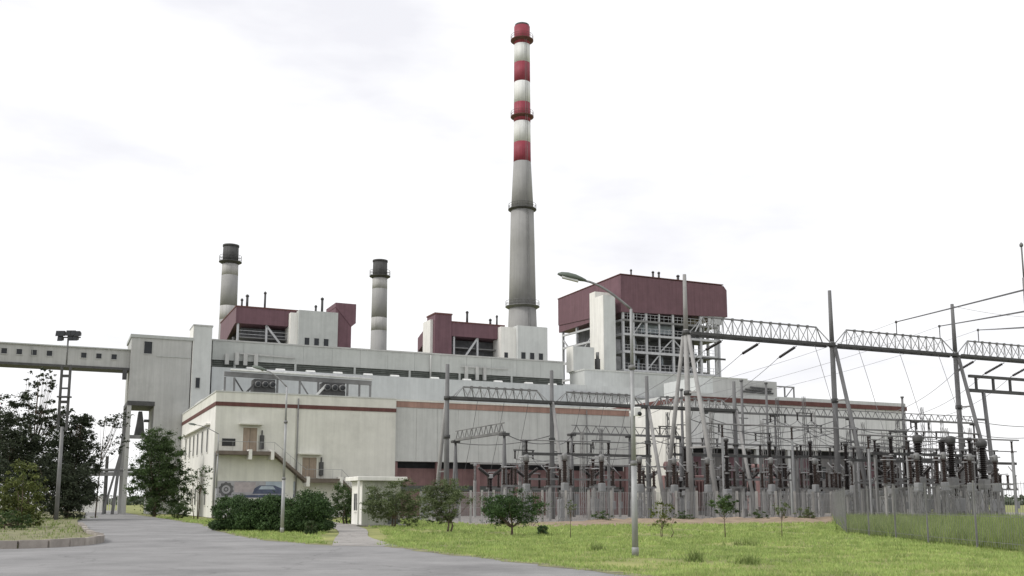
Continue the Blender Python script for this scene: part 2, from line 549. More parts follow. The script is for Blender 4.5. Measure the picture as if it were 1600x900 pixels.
# ------------------------------------------------------------------ the plant
def windows(parent, u_list, v, z0, z1, w, name="window", depth=0.08, side=False, frame_m=None):
    for u in u_list:
        b = MB()
        if side:
            b.box(v - 0.02, v + depth, u - w / 2, u + w / 2, z0, z1)
        else:
            b.box(u - w / 2, u + w / 2, v - 0.02, v + depth, z0, z1)
        o = b.build(name, M_glass, parent)
        f = MB()
        t = 0.06
        for (a0, a1, c0, c1) in ((u - w / 2 - t, u + w / 2 + t, z1, z1 + t), (u - w / 2 - t, u + w / 2 + t, z0 - t * 1.6, z0), (u - w / 2 - t, u - w / 2, z0, z1), (u + w / 2, u + w / 2 + t, z0, z1)):
            if side:
                f.box(v - 0.07, v + 0.02, a0, a1, c0, c1)
            else:
                f.box(a0, a1, v - 0.07, v + 0.02, c0, c1)
        f.build("window_frame", frame_m or M_white, o)

# --- front annex, left: cream, with outside stairs and mural
ax = thing("annex_building", "cream low annex with outside stairs, mural and maroon band at the plant's left corner", "building", (0, 0, 0))
b = MB(); b.box(0.02, 18.9, 0, 29.9, 0, 11.15); b.build("front_wall", M_cream, ax)
b = MB(); b.box(-0.02, 0.018, 0.02, 29.9, 0, 11.15); b.build("lit_side_wall", M_white, ax)  # whiter than the front: sunlight put into this left face's colour
b = MB(); b.box(-0.07, 18.93, -0.06, 29.95, 11.152, 11.56); b.build("maroon_band", M_band, ax)
b = MB()
b.box(-0.04, 18.91, -0.03, 0.28, 11.562, 12.55); b.box(-0.04, 0.28, 0.282, 29.9, 11.562, 12.55); b.box(18.6, 18.91, 0.282, 29.9, 11.562, 12.55)
b.build("parapet", M_cream, ax)
b = MB(); b.box(-0.1, 18.93, -0.09, 0.34, 12.552, 12.68); b.box(-0.1, 0.34, 0.342, 29.9, 12.552, 12.68); b.build("coping", M_panel, ax)
b = MB(); b.box(0.3, 18.6, 0.3, 29.8, 11.57, 11.9); b.build("roof", M_grey, ax)
b = MB(); b.box(6.95, 8.0, -0.14, -0.003, 0, 11.15); b.build("pilaster", M_cream, ax)
b = MB(); b.tube([(8.25, -0.14, 0), (8.25, -0.14, 12.2)], 0.07, 8); b.build("downpipe", M_steelmid, ax)
b = MB(); b.tube([(0.12, -0.12, 0), (0.12, -0.12, 6.4)], 0.06, 8); b.build("downpipe", M_steelmid, ax)
for vv in (5.0, 9.1, 12.95, 16.5, 20.2, 24.1):
    windows(ax, [vv], -0.02, 6.7, 9.1, 1.05, side=True)
for vv in (5.0, 9.1, 12.95, 16.5, 20.2, 24.1):
    windows(ax, [vv], -0.02, 1.2, 3.0, 1.05, side=True)
b = MB(); b.box(-0.45, 0.0, 3.6, 26, 9.45, 9.6); b.build("sun_shade", M_white, ax)
b = MB()   # louvred window left of the upper door
b.box(0.72, 2.02, -0.05, 0.02, 7.12, 7.86)
wn_o = b.build("window", M_dark, ax)
b = MB()
for i in range(5):
    z = 7.2 + i * 0.14
    b.bar((0.74, -0.07, z), (2.0, -0.07, z), 0.03, 0.05)
b.build("louvre_blade", M_steeldark, wn_o)
def ext_door(u0, u1, z0, z1):
    b = MB(); b.box(u0, u1, -0.05, 0.03, z0, z1)
    d = b.build("door", M_door, ax)
    b = MB(); b.box(u0 - .12, u0, -.1, .02, z0, z1 + .1); b.box(u1, u1 + .12, -.1, .02, z0, z1 + .1); b.box(u0, u1, -.1, .02, z1, z1 + .1)
    b.build("door_frame", M_cream, d)
    b = MB(); b.box((u0 + u1) / 2 - .02, (u0 + u1) / 2 + .02, -.07, -.045, z0, z1 - .02); b.build("door_joint", M_brownslab, d)
    b = MB(); b.tube([(u0 + .55, -.06, z0 + 1.0), (u0 + .55, -.12, z0 + 1.0), (u0 + .55, -.12, z0 + 1.2), (u0 + .55, -.06, z0 + 1.2)], .018, 5); b.build("door_handle", M_steel, d)
    b = MB(); b.box(u0 - .45, u1 + .45, -.75, 0, z1 + .28, z1 + .42); b.build("door_canopy", M_cream, ax)
    b = MB(); b.bbox(u1 + .28, u1 + .70, -.32, -.005, z0 + .25, z0 + 1.65, .04)
    k = b.build("wall_box", M_steeldark, ax)
    b = MB(); b.box(u1 + .44, u1 + .54, -.2, -.005, z0 + 1.65, z0 + 2.15); b.build("cable_duct", M_steeldark, k)
ext_door(2.75, 4.15, 6.62, 9.0)
ext_door(8.85, 10.35, 4.0, 6.1)
# stairs: upper landing, flight, lower landing, last flight
b = MB(); b.box(0.15, 5.75, -1.45, -0.002, 6.2, 6.58); b.build("landing", M_brownslab, ax)
b = MB(); b.box(8.95, 12.75, -1.45, -0.002, 3.5, 3.92); b.build("landing", M_brownslab, ax)
for uu in (3.15, 5.35):
    b = MB(); b.box(uu, uu + .34, -1.46, -0.003, 5.75, 6.75); b.build("landing_bracket", M_white, ax)
for uu in (9.05, 12.5):
    b = MB(); b.box(uu, uu + .34, -1.46, -0.003, 3.1, 4.1); b.build("landing_bracket", M_white, ax)
def flight(u0, z0, u1, z1, n):
    b = MB(); b.prism_y([(u0, z0), (u0, z0 - .32), (u1, z1 - .32), (u1, z1)], -1.44, -1.30)
    b.prism_y([(u0, z0), (u0, z0 - .32), (u1, z1 - .32), (u1, z1)], -.16, -.02)
    s = b.build("stringer", M_brownslab, ax)
    for i in range(n):
        t = (i + .5) / n
        b = MB(); b.box(u0 + (u1 - u0) * (t - .5 / n), u0 + (u1 - u0) * (t + .5 / n) + .03, -1.295, -.165, z0 + (z1 - z0) * t - .05, z0 + (z1 - z0) * t)
        b.build("tread", M_kerb, s)
flight(5.75, 6.56, 8.95, 3.9, 15)
flight(12.75, 3.9, 16.6, 0.05, 22)
b = MB()
rail = [(0.2, -1.4, 7.5), (5.7, -1.4, 7.5), (8.95, -1.4, 4.85), (12.7, -1.4, 4.85), (16.5, -1.4, 1.0)]
b.tube(rail, .025, 5)
for i in range(len(rail) - 1):
    p, q = Vector(rail[i]), Vector(rail[i + 1])
    for k in range(5):
        c = p.lerp(q, k / 4)
        b.tube([c, c - Vector((0, 0, .93))], .018, 4)
b.build("handrail", M_steel, ax)
b = MB(); b.box(0.35, 8.3, -0.9, -0.75, 0.05, 1.9); b.build("plinth_wall", M_white, ax)
# mural: a flat painted board
mu = thing("wall_mural", "painted mural board with gear wheel, blue vehicles and sky low on the annex wall", "mural", (0.3, -0.06, 2.0))
M_mu0 = mat("mural_lilac", (0.36, 0.355, 0.38), 0.8, 0.2, 1.2)
M_mu1 = mat("mural_navy", (0.095, 0.11, 0.17), 0.8, 0.3, 2)
M_mu2 = mat("mural_sky", (0.40, 0.46, 0.53), 0.8, 0.15, 1.2)
M_mu3 = mat("mural_gear_grey", (0.13, 0.13, 0.135), 0.8, 0.3, 2)
M_mu4 = mat("mural_pink", (0.42, 0.375, 0.39), 0.8, 0.2, 1.5)
b = MB(); b.box(0.35, 8.2, -0.05, -0.005, 1.95, 3.62); b.build("board", M_mu0, mu)
b = MB(); b.box(5.2, 8.15, -0.056, -0.05, 2.7, 3.58); b.build("painted_sky", M_mu2, mu)
b = MB(); b.box(2.1, 4.2, -0.056, -0.05, 2.5, 3.5); b.build("painted_haze", M_mu4, mu)
def ring(cx, cz, r0, r1, y, teeth=0):
    b = MB(); vs = []; fs = []; n = 40
    for i in range(n):
        a = 2 * math.pi * i / n
        rr = r1 * (1.14 if teeth and (i // 2) % 2 else 1.0)
        vs += [(cx + r0 * math.cos(a), y, cz + r0 * math.sin(a)), (cx + rr * math.cos(a), y, cz + rr * math.sin(a))]
    for i in range(n):
        j = (i + 1) % n
        fs.append((2 * i, 2 * i + 1, 2 * j + 1, 2 * j))
    b.add(vs, fs)
    return b
ring(1.3, 2.78, .42, .66, -0.060, True).build("painted_gear", M_mu3, mu)
ring(1.3, 2.78, .12, .24, -0.060).build("painted_gear", M_mu3, mu)
b = MB(); b.add([(3.9, -.060, 2.35), (7.4, -.060, 2.35), (7.4, -.060, 2.62), (6.7, -.060, 2.95), (6.1, -.060, 3.2), (4.6, -.060, 3.2), (4.1, -.060, 2.9)], [tuple(range(7))]); b.build("painted_vehicle", M_mu1, mu)
b = MB(); b.add([(4.5, -.064, 2.8), (6.2, -.064, 2.8), (5.95, -.064, 3.12), (4.75, -.064, 3.12)], [(0, 1, 2, 3)]); b.build("painted_windscreen", M_mu2, mu)
b = MB(); b.add([(2.3, -.060, 2.0), (8.1, -.060, 2.0), (8.1, -.060, 2.3), (2.3, -.060, 2.2)], [(0, 1, 2, 3)]); b.build("painted_road", M_mu1, mu)

# roof-top pipe frame with two fan sets on the annex
def fan_set(u0, u1, lab):
    t = thing("roof_fan_set", lab, "fan unit", (u0, 8, 11.9), group="fan units on the annex roof")
    b = MB(); b.bbox(u0, u1, 7.4, 9.4, 11.9, 14.0); b.build("casing", M_steeldark, t)
    n = 3
    w = (u1 - u0) / n
    for i in range(n):
        c = u0 + w * (i + .5)
        b = MB()
        b.tube([(c, 7.4, 14.35), (c, 7.0, 14.35)], w * .42, 14)
        f = b.build("fan_cowl", M_steelmid, t)
        b = MB(); b.tube([(c, 6.995, 14.35), (c, 6.97, 14.35)], w * .34, 14); b.build("fan_mouth", M_dark, f)
    b = MB(); b.bbox(u0 + .05, u1 - .05, 7.42, 9.3, 14.0, 14.95); b.build("hood", M_steeldark, t)
    b = MB(); b.bar((u0 - 1.2, 7.2, 12.9), (u0 + .3, 7.2, 14.6), .22); b.build("inclined_duct", M_wpaint if u0 > 10 else M_steeldark, t)
fan_set(4.9, 7.3, "dark exhaust fan set on the annex roof, left one of two under the pipe frame")
fan_set(12.6, 15.2, "dark exhaust fan set on the annex roof with white inclined duct, right one of two")
pf = thing("pipe_rack", "long grey steel pipe frame on posts along the annex roof", "pipe rack", (1.9, 8, 11.9))
for u in (1.9, 2.9, 7.6, 10.1, 12.2, 15.6, 17.0, 18.3):
    b = MB(); b.bar((u, 8.0, 11.9), (u, 8.0, 15.05), .2); b.build("post", M_steelmid, pf)
b = MB(); b.bar((1.8, 8, 15.4), (18.4, 8, 15.15), .35, .5); b.build("main_beam", M_steelmid, pf)
b = MB(); b.tube([(2.4, 7.6, 15.82), (18.4, 7.6, 15.6)], .13, 8); b.build("pipe", M_panel, pf)
b = MB(); b.tube([(5.0, 8.2, 16.0), (18.4, 8.2, 15.75)], .17, 8); b.build("pipe", M_steelpale, pf)
b = MB(); b.bar((2.9, 8, 15), (4.6, 8, 12.4), .14); b.build("brace", M_steeldark, pf)
b = MB(); b.bar((10.1, 8, 15), (11.8, 8, 12.4), .14); b.build("brace", M_steelmid, pf)
ws = thing("roof_shed", "small white sloping sheet shed on the annex roof by the side wall", "shed", (1.0, 20, 11.9))
b = MB(); b.prism_y([(0.5, 13.0), (0.5, 13.25), (3.0, 14.6), (3.0, 14.3)], 15, 22); b.build("sheet_roof", M_wpaint, ws)
b = MB(); b.box(0.7, 0.85, 15.3, 21.7, 11.9, 13.1); b.box(2.7, 2.85, 15.3, 21.7, 11.9, 14.15); b.build("wall", M_white, ws)

# --- front annex, right: pale panels hung over a maroon ground floor
rx = thing("panel_hall", "long pale panelled hall front with terracotta band above a maroon ground floor", "building", (18.95, 0.4, 0))
b = MB(); b.box(18.95, 48.4, 0.55, 29.9, 5.9, 11.78); b.build("backing_wall", M_grey, rx)
npan = 12
pw = (48.4 - 18.95) / npan
pan_mesh = None
for i in range(npan):
    u0 = 18.95 + i * pw
    b = MB(); b.bbox(u0 + .008, u0 + pw - .008, 0.42, 0.548, 5.9, 11.78, .01)
    b.build("wall_panel", M_panel, rx)
b = MB(); b.box(18.93, 48.46, 0.36, 29.9, 11.782, 12.42); b.build("terracotta_band", M_tan, rx)
b = MB(); b.box(18.93, 48.48, 0.30, 29.9, 12.422, 12.62); b.build("coping", M_cream, rx)
b = MB(); b.box(18.95, 48.4, 1.6, 29.9, 0, 5.2); b.build("maroon_wall", M_maroon_wall, rx)
b = MB(); b.box(18.95, 48.4, 1.9, 29.9, 5.2, 5.9); b.build("soffit_shadow", M_dark, rx)  # black strip painted in for the shadow under the overhang
for i in range(7):
    u = 18.97 + i * (48.4 - .42 - 18.97) / 6
    b = MB(); b.box(u, u + .4, 0.6, 1.0, 0, 5.895); b.build("column", M_maroon_wall, rx)
b = MB(); b.box(18.95, 48.4, 1.52, 1.598, 2.7, 3.3); b.build("window_strip", M_louvre, rx)
for u in (22.5, 31, 39.5):
    b = MB(); b.box(u, u + 2.6, 1.54, 1.597, 0, 2.5); b.build("roller_door", M_box, rx)
b = MB(); b.tube([(42.6, .3, 0), (42.6, .3, 12.3)], .06, 6); b.build("downpipe", M_steelmid, rx)

# --- upper turbine house behind
th = thing("turbine_house", "long grey turbine house with dark louvre strip rising behind the annex", "building", (3.6, 32, 0))
b = MB(); b.box(3.4, 56.2, 30.2, 48, 0, 19.0); b.build("lower_wall", M_bluegrey, th)
b = MB(); b.box(3.62, 55.98, 32.08, 48, 20.2, 22.75); b.build("upper_wall", M_tower, th)
for i in range(13):
    u0 = 3.6 + i * 52.4 / 13
    b = MB(); b.box(u0 + .012, u0 + 52.4 / 13 - .012, 32.0, 32.078, 20.2, 22.748); b.build("wall_panel", M_grey, th)
b = MB(); b.box(3.5, 56.1, 31.9, 48, 22.752, 22.95); b.build("coping", M_tower, th)
b = MB(); b.box(3.7, 55.9, 32.35, 48, 19.0, 20.2); b.build("recess", M_louvre, th)
seg = [(3.7, 6.4), (6.7, 14.5), (14.8, 22.8), (23.2, 30.9), (31.3, 38.6), (39.0, 47.0), (47.4, 55.8)]
for (a0, a1) in seg:
    b = MB()
    for k in range(4):
        z = 19.15 + k * .27
        b.bar((a0, 32.2, z), (a1, 32.2, z + .001), .1, .16)
    b.build("louvre_window", M_louvre, th)
for u in (6.42, 14.52, 22.85, 30.95, 38.65, 47.05):
    b = MB(); b.box(u, u + .28, 31.98, 32.3, 19.0, 20.2); b.build("mullion_pier", M_grey, th)
for u in (8.5, 12.4, 16.5, 20.3, 24.6, 28.5, 34.5, 39.5, 44.5, 49.5, 53.5):   # pale ridge vents on the lower roof
    b = MB()
    b.prism_x([(30.5, 19.0), (31.5, 19.0), (31.2, 19.3), (30.8, 19.3)], u - .6, u + .6)
    b.build("roof_light", M_wpaint, th)
b = MB(); b.tube([(34.2, 31.85, 19), (34.2, 31.85, 22.6)], .13, 8); b.build("downpipe", M_tower, th)
b = MB()
for u in (5.2, 6.5, 7.6, 9.0):
    b.box(u, u + .5, 31.5, 31.95, 19.6, 21.0 + .2 * (u % 1.3))
b.bar((6.6, 31.7, 21.2), (14.5, 31.7, 21.0), .18)
b.build("wall_ducts", M_tower, th)
b = MB()
for u in (39.5, 41.2, 42.4):
    b.box(u, u + .45, 31.5, 31.95, 19.3, 21.3)
b.bar((38.9, 31.7, 21.2), (46.5, 31.7, 21.2), .15)
b.build("wall_ducts", M_tower, th)

# --- coal transfer tower, lift shaft, conveyor gallery
tt = thing("transfer_tower", "tall grey coal transfer tower joining the conveyor bridge, open at its foot", "tower", (-6.6, 30, 0))
b = MB(); b.box(-6.6, -3.5, 30, 38, 14.1, 22.2); b.build("upper_body", M_tower, tt)
b = MB(); b.box(-3.498, 0.7, 30, 38, 0, 22.2); b.build("shaft_body", M_tower, tt)
b = MB(); b.box(-6.75, 0.85, 29.85, 38.1, 22.202, 22.6); b.build("roof_slab", M_grey, tt)
b = MB(); b.box(-6.7, -3.45, 29.93, 38.05, 13.55, 14.098); b.build("floor_beam", M_steeldark, tt)
b = MB(); b.box(-3.5, 0.7, 29.92, 29.998, 19.9, 20.02); b.build("string_course", M_grey, tt)
windows(tt, [-4.6], 30, 20.2, 21.75, .95, frame_m=M_tower)
for (u, v) in ((-6.45, 30.2), (-6.45, 37.7)):
    b = MB(); b.box(u - .25, u + .25, v - .2, v + .3, 0, 13.55); b.build("column", M_tower, tt)
b = MB(); b.bar((-6.4, 30.2, 9.6), (-3.5, 30.2, 9.6), .35, .45); b.build("tie_beam", M_steelmid, tt)
b = MB(); b.prism_y([(-5.6, 9.8), (-4.4, 9.8), (-4.55, 11.4), (-4.8, 12.9), (-5.2, 12.9), (-5.35, 11.4)], 31, 32.5); b.box(-4.5, -3.9, 31, 32, 11.6, 11.9)
b.build("coal_chute", M_steeldark, tt)
b = MB(); b.bar((-6.7, 30.3, 13), (-7.7, 30.3, 0), .36); b.build("inclined_leg", M_polegrey, tt)
b = MB(); b.bar((-7.2, 30.3, 7.2), (-8.8, 30.3, 0), .26); b.build("inclined_leg", M_polegrey, tt)
ls = thing("lift_shaft", "narrow pale lift shaft standing taller than the tower beside it", "shaft", (0.8, 29.95, 0))
b = MB(); b.box(0.9, 3.2, 29.95, 34, 0, 24.2); b.build("front_wall", M_grey2, ls)
b = MB(); b.box(0.82, 0.898, 29.96, 34, 0, 24.2); b.build("lit_side_wall", M_white, ls)  # sunlit left edge of the shaft, its brightness painted as white
b = MB(); b.box(0.78, 3.3, 29.88, 34.1, 24.202, 24.4); b.build("cap", M_tower, ls)
windows(ls, [1.65], 29.95, 16.1, 17.4, .5, frame_m=M_tower)

cv = thing("conveyor_gallery", "long grey enclosed conveyor bridge with small square windows on the left", "conveyor bridge", (-30, 31, 0))
b = MB(); b.box(-75, -6.62, 31, 34.2, 18.35, 20.6); b.build("gallery_wall", M_tower, cv)
b = MB(); b.box(-75, -6.62, 30.8, 34.4, 20.602, 20.75); b.build("roof", M_grey, cv)
b = MB(); b.box(-75, -6.62, 30.85, 34.3, 18.05, 18.348); b.build("bottom_beam", M_steeldark, cv)
b = MB(); b.box(-7.4, -6.9, 30.8, 31.6, 16.9, 18.05); b.build("end_bracket", M_steeldark, cv)
windows(cv, [-20.95, -19.3, -17.68, -15.95, -12.05, -10.3, -8.52] + [-24.6 - 1.7 * i for i in range(5)], 31, 19.35, 20.0, .62, frame_m=M_tower)
for i in range(9):
    u = -10.9 - i * 7
    b = MB(); b.box(u, u + .05, 30.97, 30.998, 18.36, 20.58); b.build("panel_joint", M_grey, cv)
for u in (-34, -62):
    for s in (-1, 1):
        b = MB(); b.bar((u + s * 2.2, 31.6, 0), (u + s * .6, 31.6, 18.05), .4); b.bar((u + s * 2.2, 33.6, 0), (u + s * .6, 33.6, 18.05), .4)
        b.build("trestle_leg", M_steelmid, cv)

# --- chimneys
def chimney(name, label, u, v, secs, rings, n=36, group=None):
    """secs: list of (part name, material, z0, r0, z1, r1)"""
    t = thing(name, label, "chimney", (u, v, 0), group)
    for (pn, m, z0, r0, z1, r1) in secs:
        b = MB()
        k = max(2, int((z1 - z0) / 6))
        b.lathe([(r0 + (r1 - r0) * i / k, z0 + (z1 - z0) * i / k) for i in range(k + 1)], n, (u, v, 0))
        b.build(pn, m, t)
    for (z, r, m) in rings:
        b = MB()
        b.lathe([(r - .75, z - .55), (r, z - .12), (r, z), (r - .8, z)], 28, (u, v, 0), False)
        p = b.build("platform", m, t)
        b = MB()
        for zz in (z + .55, z + 1.1):
            b.tube([(u + (r - .06) * math.cos(a * math.pi / 12), v + (r - .06) * math.sin(a * math.pi / 12), zz) for a in range(25)], .035, 4)
        for a in range(16):
            b.tube([(u + (r - .06) * math.cos(a * math.pi / 8), v + (r - .06) * math.sin(a * math.pi / 8), z), (u + (r - .06) * math.cos(a * math.pi / 8), v + (r - .06) * math.sin(a * math.pi / 8), z + 1.1)], .03, 4)
        b.build("railing", m, p)
    return t
tc = chimney("tall_chimney", "very tall concrete chimney with red and white painted bands", 76.05, 90, [
    ("shaft", M_conc, 0, 4.6, 43.5, 2.98), ("shaft", M_conc, 43.5, 2.98, 65.4, 2.55), ("shaft", M_conc, 65.4, 2.5, 76.3, 1.95),
    ("red_band", M_red, 76.3, 1.95, 80.8, 1.90), ("white_band", M_wpaint, 80.8, 1.90, 85.6, 1.88), ("red_band", M_red, 85.6, 1.88, 90.1, 1.86),
    ("white_band", M_wpaint, 90.1, 1.86, 95.0, 1.84), ("red_band", M_red, 95.0, 1.84, 99.6, 1.82), ("white_band", M_wpaint, 99.6, 1.82, 104.0, 1.80),
    ("red_band", M_red, 104.0, 1.80, 108.4, 1.80), ("rim", M_soot, 108.4, 1.62, 108.9, 1.62)],
    [(43.6, 3.75, M_steelmid), (65.5, 3.15, M_steeldark), (87.0, 2.6, M_band), (105.2, 2.6, M_band)])
b = MB()
for s in (-.2, .2):
    b.bar((76.05 + s, 90 - 4.75, 1), (76.05 + s, 90 - 2.7, 65), .07); b.bar((76.05 + s, 90 - 2.65, 65.5), (76.05 + s, 90 - 2.0, 105), .06)
b.build("ladder", M_steelmid, tc)
for nm, u, lab in (("short_chimney", 13.8, "short sooty-topped chimney behind the left boiler house"), ("short_chimney", 43.75, "short sooty-topped chimney standing clear between the two boiler houses")):
    chimney(nm, lab, u, 90, [("shaft", M_conc, 0, 1.85, 35.9, 1.62), ("pale_band", M_concpale, 35.9, 1.62, 38.6, 1.60), ("shaft", M_conc, 38.6, 1.60, 44.6, 1.55),
            ("pale_band", M_concpale, 44.6, 1.55, 46.8, 1.53), ("sooty_top", M_soot, 46.8, 1.52, 50.3, 1.46), ("rim", M_soot, 50.3, 1.56, 50.65, 1.56)],
            [(47.35, 2.15, M_steeldark)], 28, "short chimneys")

# --- boiler houses 1 and 2 (left pair)
def steel_bay(t, u0, u1, v, z0, z1, ncol, braces=True, m=None):
    m = m or M_steelpale
    for i in range(ncol):
        u = u0 + (u1 - u0) * i / (ncol - 1)
        b = MB(); b.bar((u, v, z0), (u, v, z1), .3); b.build("column", m, t)
    if braces:
        for i in range(ncol - 1):
            ua = u0 + (u1 - u0) * i / (ncol - 1); ub = u0 + (u1 - u0) * (i + 1) / (ncol - 1)
            b = MB(); b.bar((ua, v, z1 if i % 2 else z0), (ub, v, z0 if i % 2 else z1), .2); b.build("brace", m, t)

def vent(name, u, v, z, h, r, lab, m=None):
    b = MB(); b.tube([(u, v, z), (u, v, z + h)], r, 10); b.lathe([(r * 1.35, h - .12), (r * 1.35, h + .08), (r * .5, h + .25)], 10, (u, v, z))
    b.build(name, m or M_steeldark, label=lab, cat="vent pipe", group="roof vent pipes", base=(u, v, z))

bh = thing("boiler_house", "left boiler house with maroon cladding, open steel bay and grey stair tower", "boiler house", (9.2, 50, 0))
b = MB(); b.prism_x([(50, 31), (50, 28.5), (66, 28.3), (66, 31)], 9.3, 24.4); b.build("maroon_top", M_maroon, bh)
b = MB(); b.prism_x([(49.95, 31.0), (49.95, 28.5), (52, 28.4), (66, 25.8), (66, 31)], 9.18, 9.298); b.build("maroon_side", M_maroon, bh)
b = MB(); b.box(9.1, 24.5, 49.9, 66.1, 31.002, 31.2); b.build("roof_edge", M_band, bh)
b = MB(); b.box(10.5, 24, 53.5, 65, 0, 28.4); b.build("boiler_body", M_boiler, bh)
steel_bay(bh, 9.6, 18.2, 50.4, 0, 28.5, 3, False)
b = MB(); b.bar((13.9, 50.4, 28.4), (17.5, 50.4, 24.0), .3); b.build("brace", M_steelpale, bh)
b = MB(); b.bar((9.6, 50.6, 24.6), (9.6, 64.5, 26.4), .25); b.build("side_beam", M_steelmid, bh)
for vv in (54.5, 59, 63.5):
    b = MB(); b.bar((9.6, vv, 0), (9.6, vv, 27), .3); b.build("column", M_steelmid, bh)
for z in (24.3, 26.4):
    b = MB(); b.box(9.8, 18.0, 50.6, 53.2, z, z + .15); b.build("platform", M_steelmid, bh)
    b = MB()
    for k in (0.55, 1.1):
        b.bar((9.8, 50.55, z + k), (18.0, 50.55, z + k), .06)
    b.build("railing", M_steelpale, bh)
b = MB(); b.box(18.35, 24.5, 48, 52.5, 0, 30.9); b.build("stair_tower", M_grey, bh)
b = MB(); b.box(17.2, 18.348, 48.6, 52.4, 0, 30.5); b.build("white_pier", M_white, bh)
windows(bh, [19.7, 21.2, 22.7], 48, 25.35, 26.6, .75, frame_m=M_grey)
b = MB(); b.box(24.6, 27.2, 50, 56, 0, 32.2); b.build("maroon_tower", M_maroon, bh)
b = MB(); b.prism_y([(24.55, 32.9), (24.55, 32.2), (27.2, 29.2), (27.9, 29.8), (27.9, 32.9)], 49.9, 56.1); b.build("maroon_head", M_maroon, bh)
vent("roof_vent", 10.3, 52, 31.2, 1.3, .16, "short stub of the pair of roof pipes at the left boiler house's left end")
vent("roof_vent", 11.1, 52, 31.2, 2.0, .2, "taller of the pair of roof pipes at the left boiler house's left end")
vent("roof_vent", 14.0, 53, 31.2, 2.9, .17, "single thin vent pipe mid-roof on the left boiler house")
vent("roof_vent", 22.4, 50, 30.9, 2.4, .2, "tall vent pipe on top of the left grey stair tower")
vent("roof_vent", 21.4, 50, 30.9, 1.1, .17, "short vent pipe on top of the left grey stair tower")

bh2 = thing("boiler_house", "middle boiler house with maroon tower at left and pale stair tower at right", "boiler house", (41.4, 50, 0))
b = MB(); b.box(44.4, 54.0, 50, 66, 28.9, 31.2); b.build("maroon_top", M_maroon, bh2)
b = MB(); b.box(44.35, 54.05, 49.9, 66.1, 31.202, 31.4); b.build("roof_edge", M_band, bh2)
b = MB(); b.box(41.4, 44.35, 50, 54, 0, 32.4); b.build("maroon_tower", M_maroon, bh2)
b = MB(); b.box(41.3, 44.45, 49.9, 54.1, 32.402, 32.65); b.build("tower_cap", M_band, bh2)
b = MB(); b.prism_x([(54, 31.0), (54, 28.6), (58.6, 27.2), (58.6, 29.6)], 41.35, 44.3); b.build("inclined_gallery", M_maroon, bh2)
b = MB(); b.box(40.9, 41.38, 51, 54.6, 0, 31.6); b.build("white_pier", M_white, bh2)
b = MB(); b.box(45, 54, 53.5, 65, 0, 28.8); b.build("boiler_body", M_boiler, bh2)
steel_bay(bh2, 44.9, 53.4, 50.4, 0, 28.9, 3, False)
b = MB(); b.bar((46.5, 50.4, 25), (49.1, 50.4, 28.8), .3); b.build("brace", M_steelpale, bh2)
for z in (25.0, 27.0):
    b = MB(); b.box(45.2, 53.2, 50.6, 53.2, z, z + .15); b.build("platform", M_steelmid, bh2)
b = MB(); b.box(52.75, 55.55, 48.7, 52, 0, 30.9); b.build("lit_white_side", M_white, bh2)  # tower's left side coloured white for the sun on it
b = MB(); b.box(55.56, 61.2, 48, 52.6, 0, 31.2); b.build("stair_tower", M_grey2, bh2)
windows(bh2, [56.6, 58.25, 59.9], 48, 25.4, 26.6, .8, frame_m=M_grey)
windows(bh2, [53.7], 48.7, 25.6, 26.5, .7, frame_m=M_white)
vent("roof_vent", 47.9, 52, 31.4, 2.1, .2, "tall vent pipe mid-roof on the middle boiler house")
vent("roof_vent", 52.2, 52, 31.4, 1.1, .2, "stubby vent pipe on the middle boiler house, left of its stair tower")
vent("roof_vent", 53.0, 51, 31.4, 1.6, .16, "vent pipe on the middle boiler house touching its stair tower")

# --- boiler house 3 (large, right)
b3 = thing("large_boiler_house", "largest boiler house with deep maroon hat over open pale steelwork", "boiler house", (77.2, 50, 0))
b = MB(); b.prism_y([(77.25, 35.6), (100.6, 36.4), (100.6, 41.6), (99.9, 42.4), (77.25, 42.4)], 50, 75); b.build("maroon_hat", M_maroon, b3)
b = MB(); b.prism_x([(49.95, 42.4), (49.95, 35.6), (75, 37.1), (75, 42.5)], 77.1, 77.248); b.build("maroon_side", M_maroon, b3)
b = MB(); b.box(77.0, 99.8, 49.9, 75.1, 42.52, 42.68); b.build("roof_edge", M_band, b3)
b = MB(); b.box(80.5, 97, 56, 73, 0, 35.5); b.build("boiler_body", M_boiler, b3)
cols = [77.7, 79.9, 82.6, 85.4, 88.4, 91.4, 94.6, 97.9]
for i, u in enumerate(cols):
    b = MB(); b.bar((u, 50.4, 0), (u, 50.4, 35.6 + .03 * (u - 77)), .42 if i % 2 == 0 else .3); b.build("column", M_steelpale, b3)
for u in (77.7, 98.2, 100.2):
    for v in (56, 62, 68, 74):
        b = MB(); b.bar((u, v, 0), (u, v, 36.2), .42); b.build("column", M_steelpale, b3)
for z, m, h in ((25.0, M_steelpale, .35), (28.4, M_steelpale, .45), (31.6, M_steelpale, .4), (34.2, M_steelmid, .35)):
    b = MB(); b.bar((77.5, 50.2, z), (98.2, 50.2, z), .3, h); b.build("front_beam", m, b3)
    b = MB(); b.box(77.6, 98.2, 50.6, 55.6, z - .1, z + .04); b.build("platform", M_steelmid, b3)
    b = MB()
    for k in (.55, 1.1):
        b.bar((77.6, 50.25, z + .2 + k), (98.2, 50.25, z + .2 + k), .06)
    for i in range(22):
        u = 77.6 + i * .98
        b.bar((u, 50.25, z + .2), (u, 50.25, z + 1.3), .05)
    b.build("railing", M_steelpale, b3)
    b = MB(); b.bar((77.6, 50.6, z), (77.6, 74, z + .6), .3, h); b.build("side_beam", M_steelpale, b3)
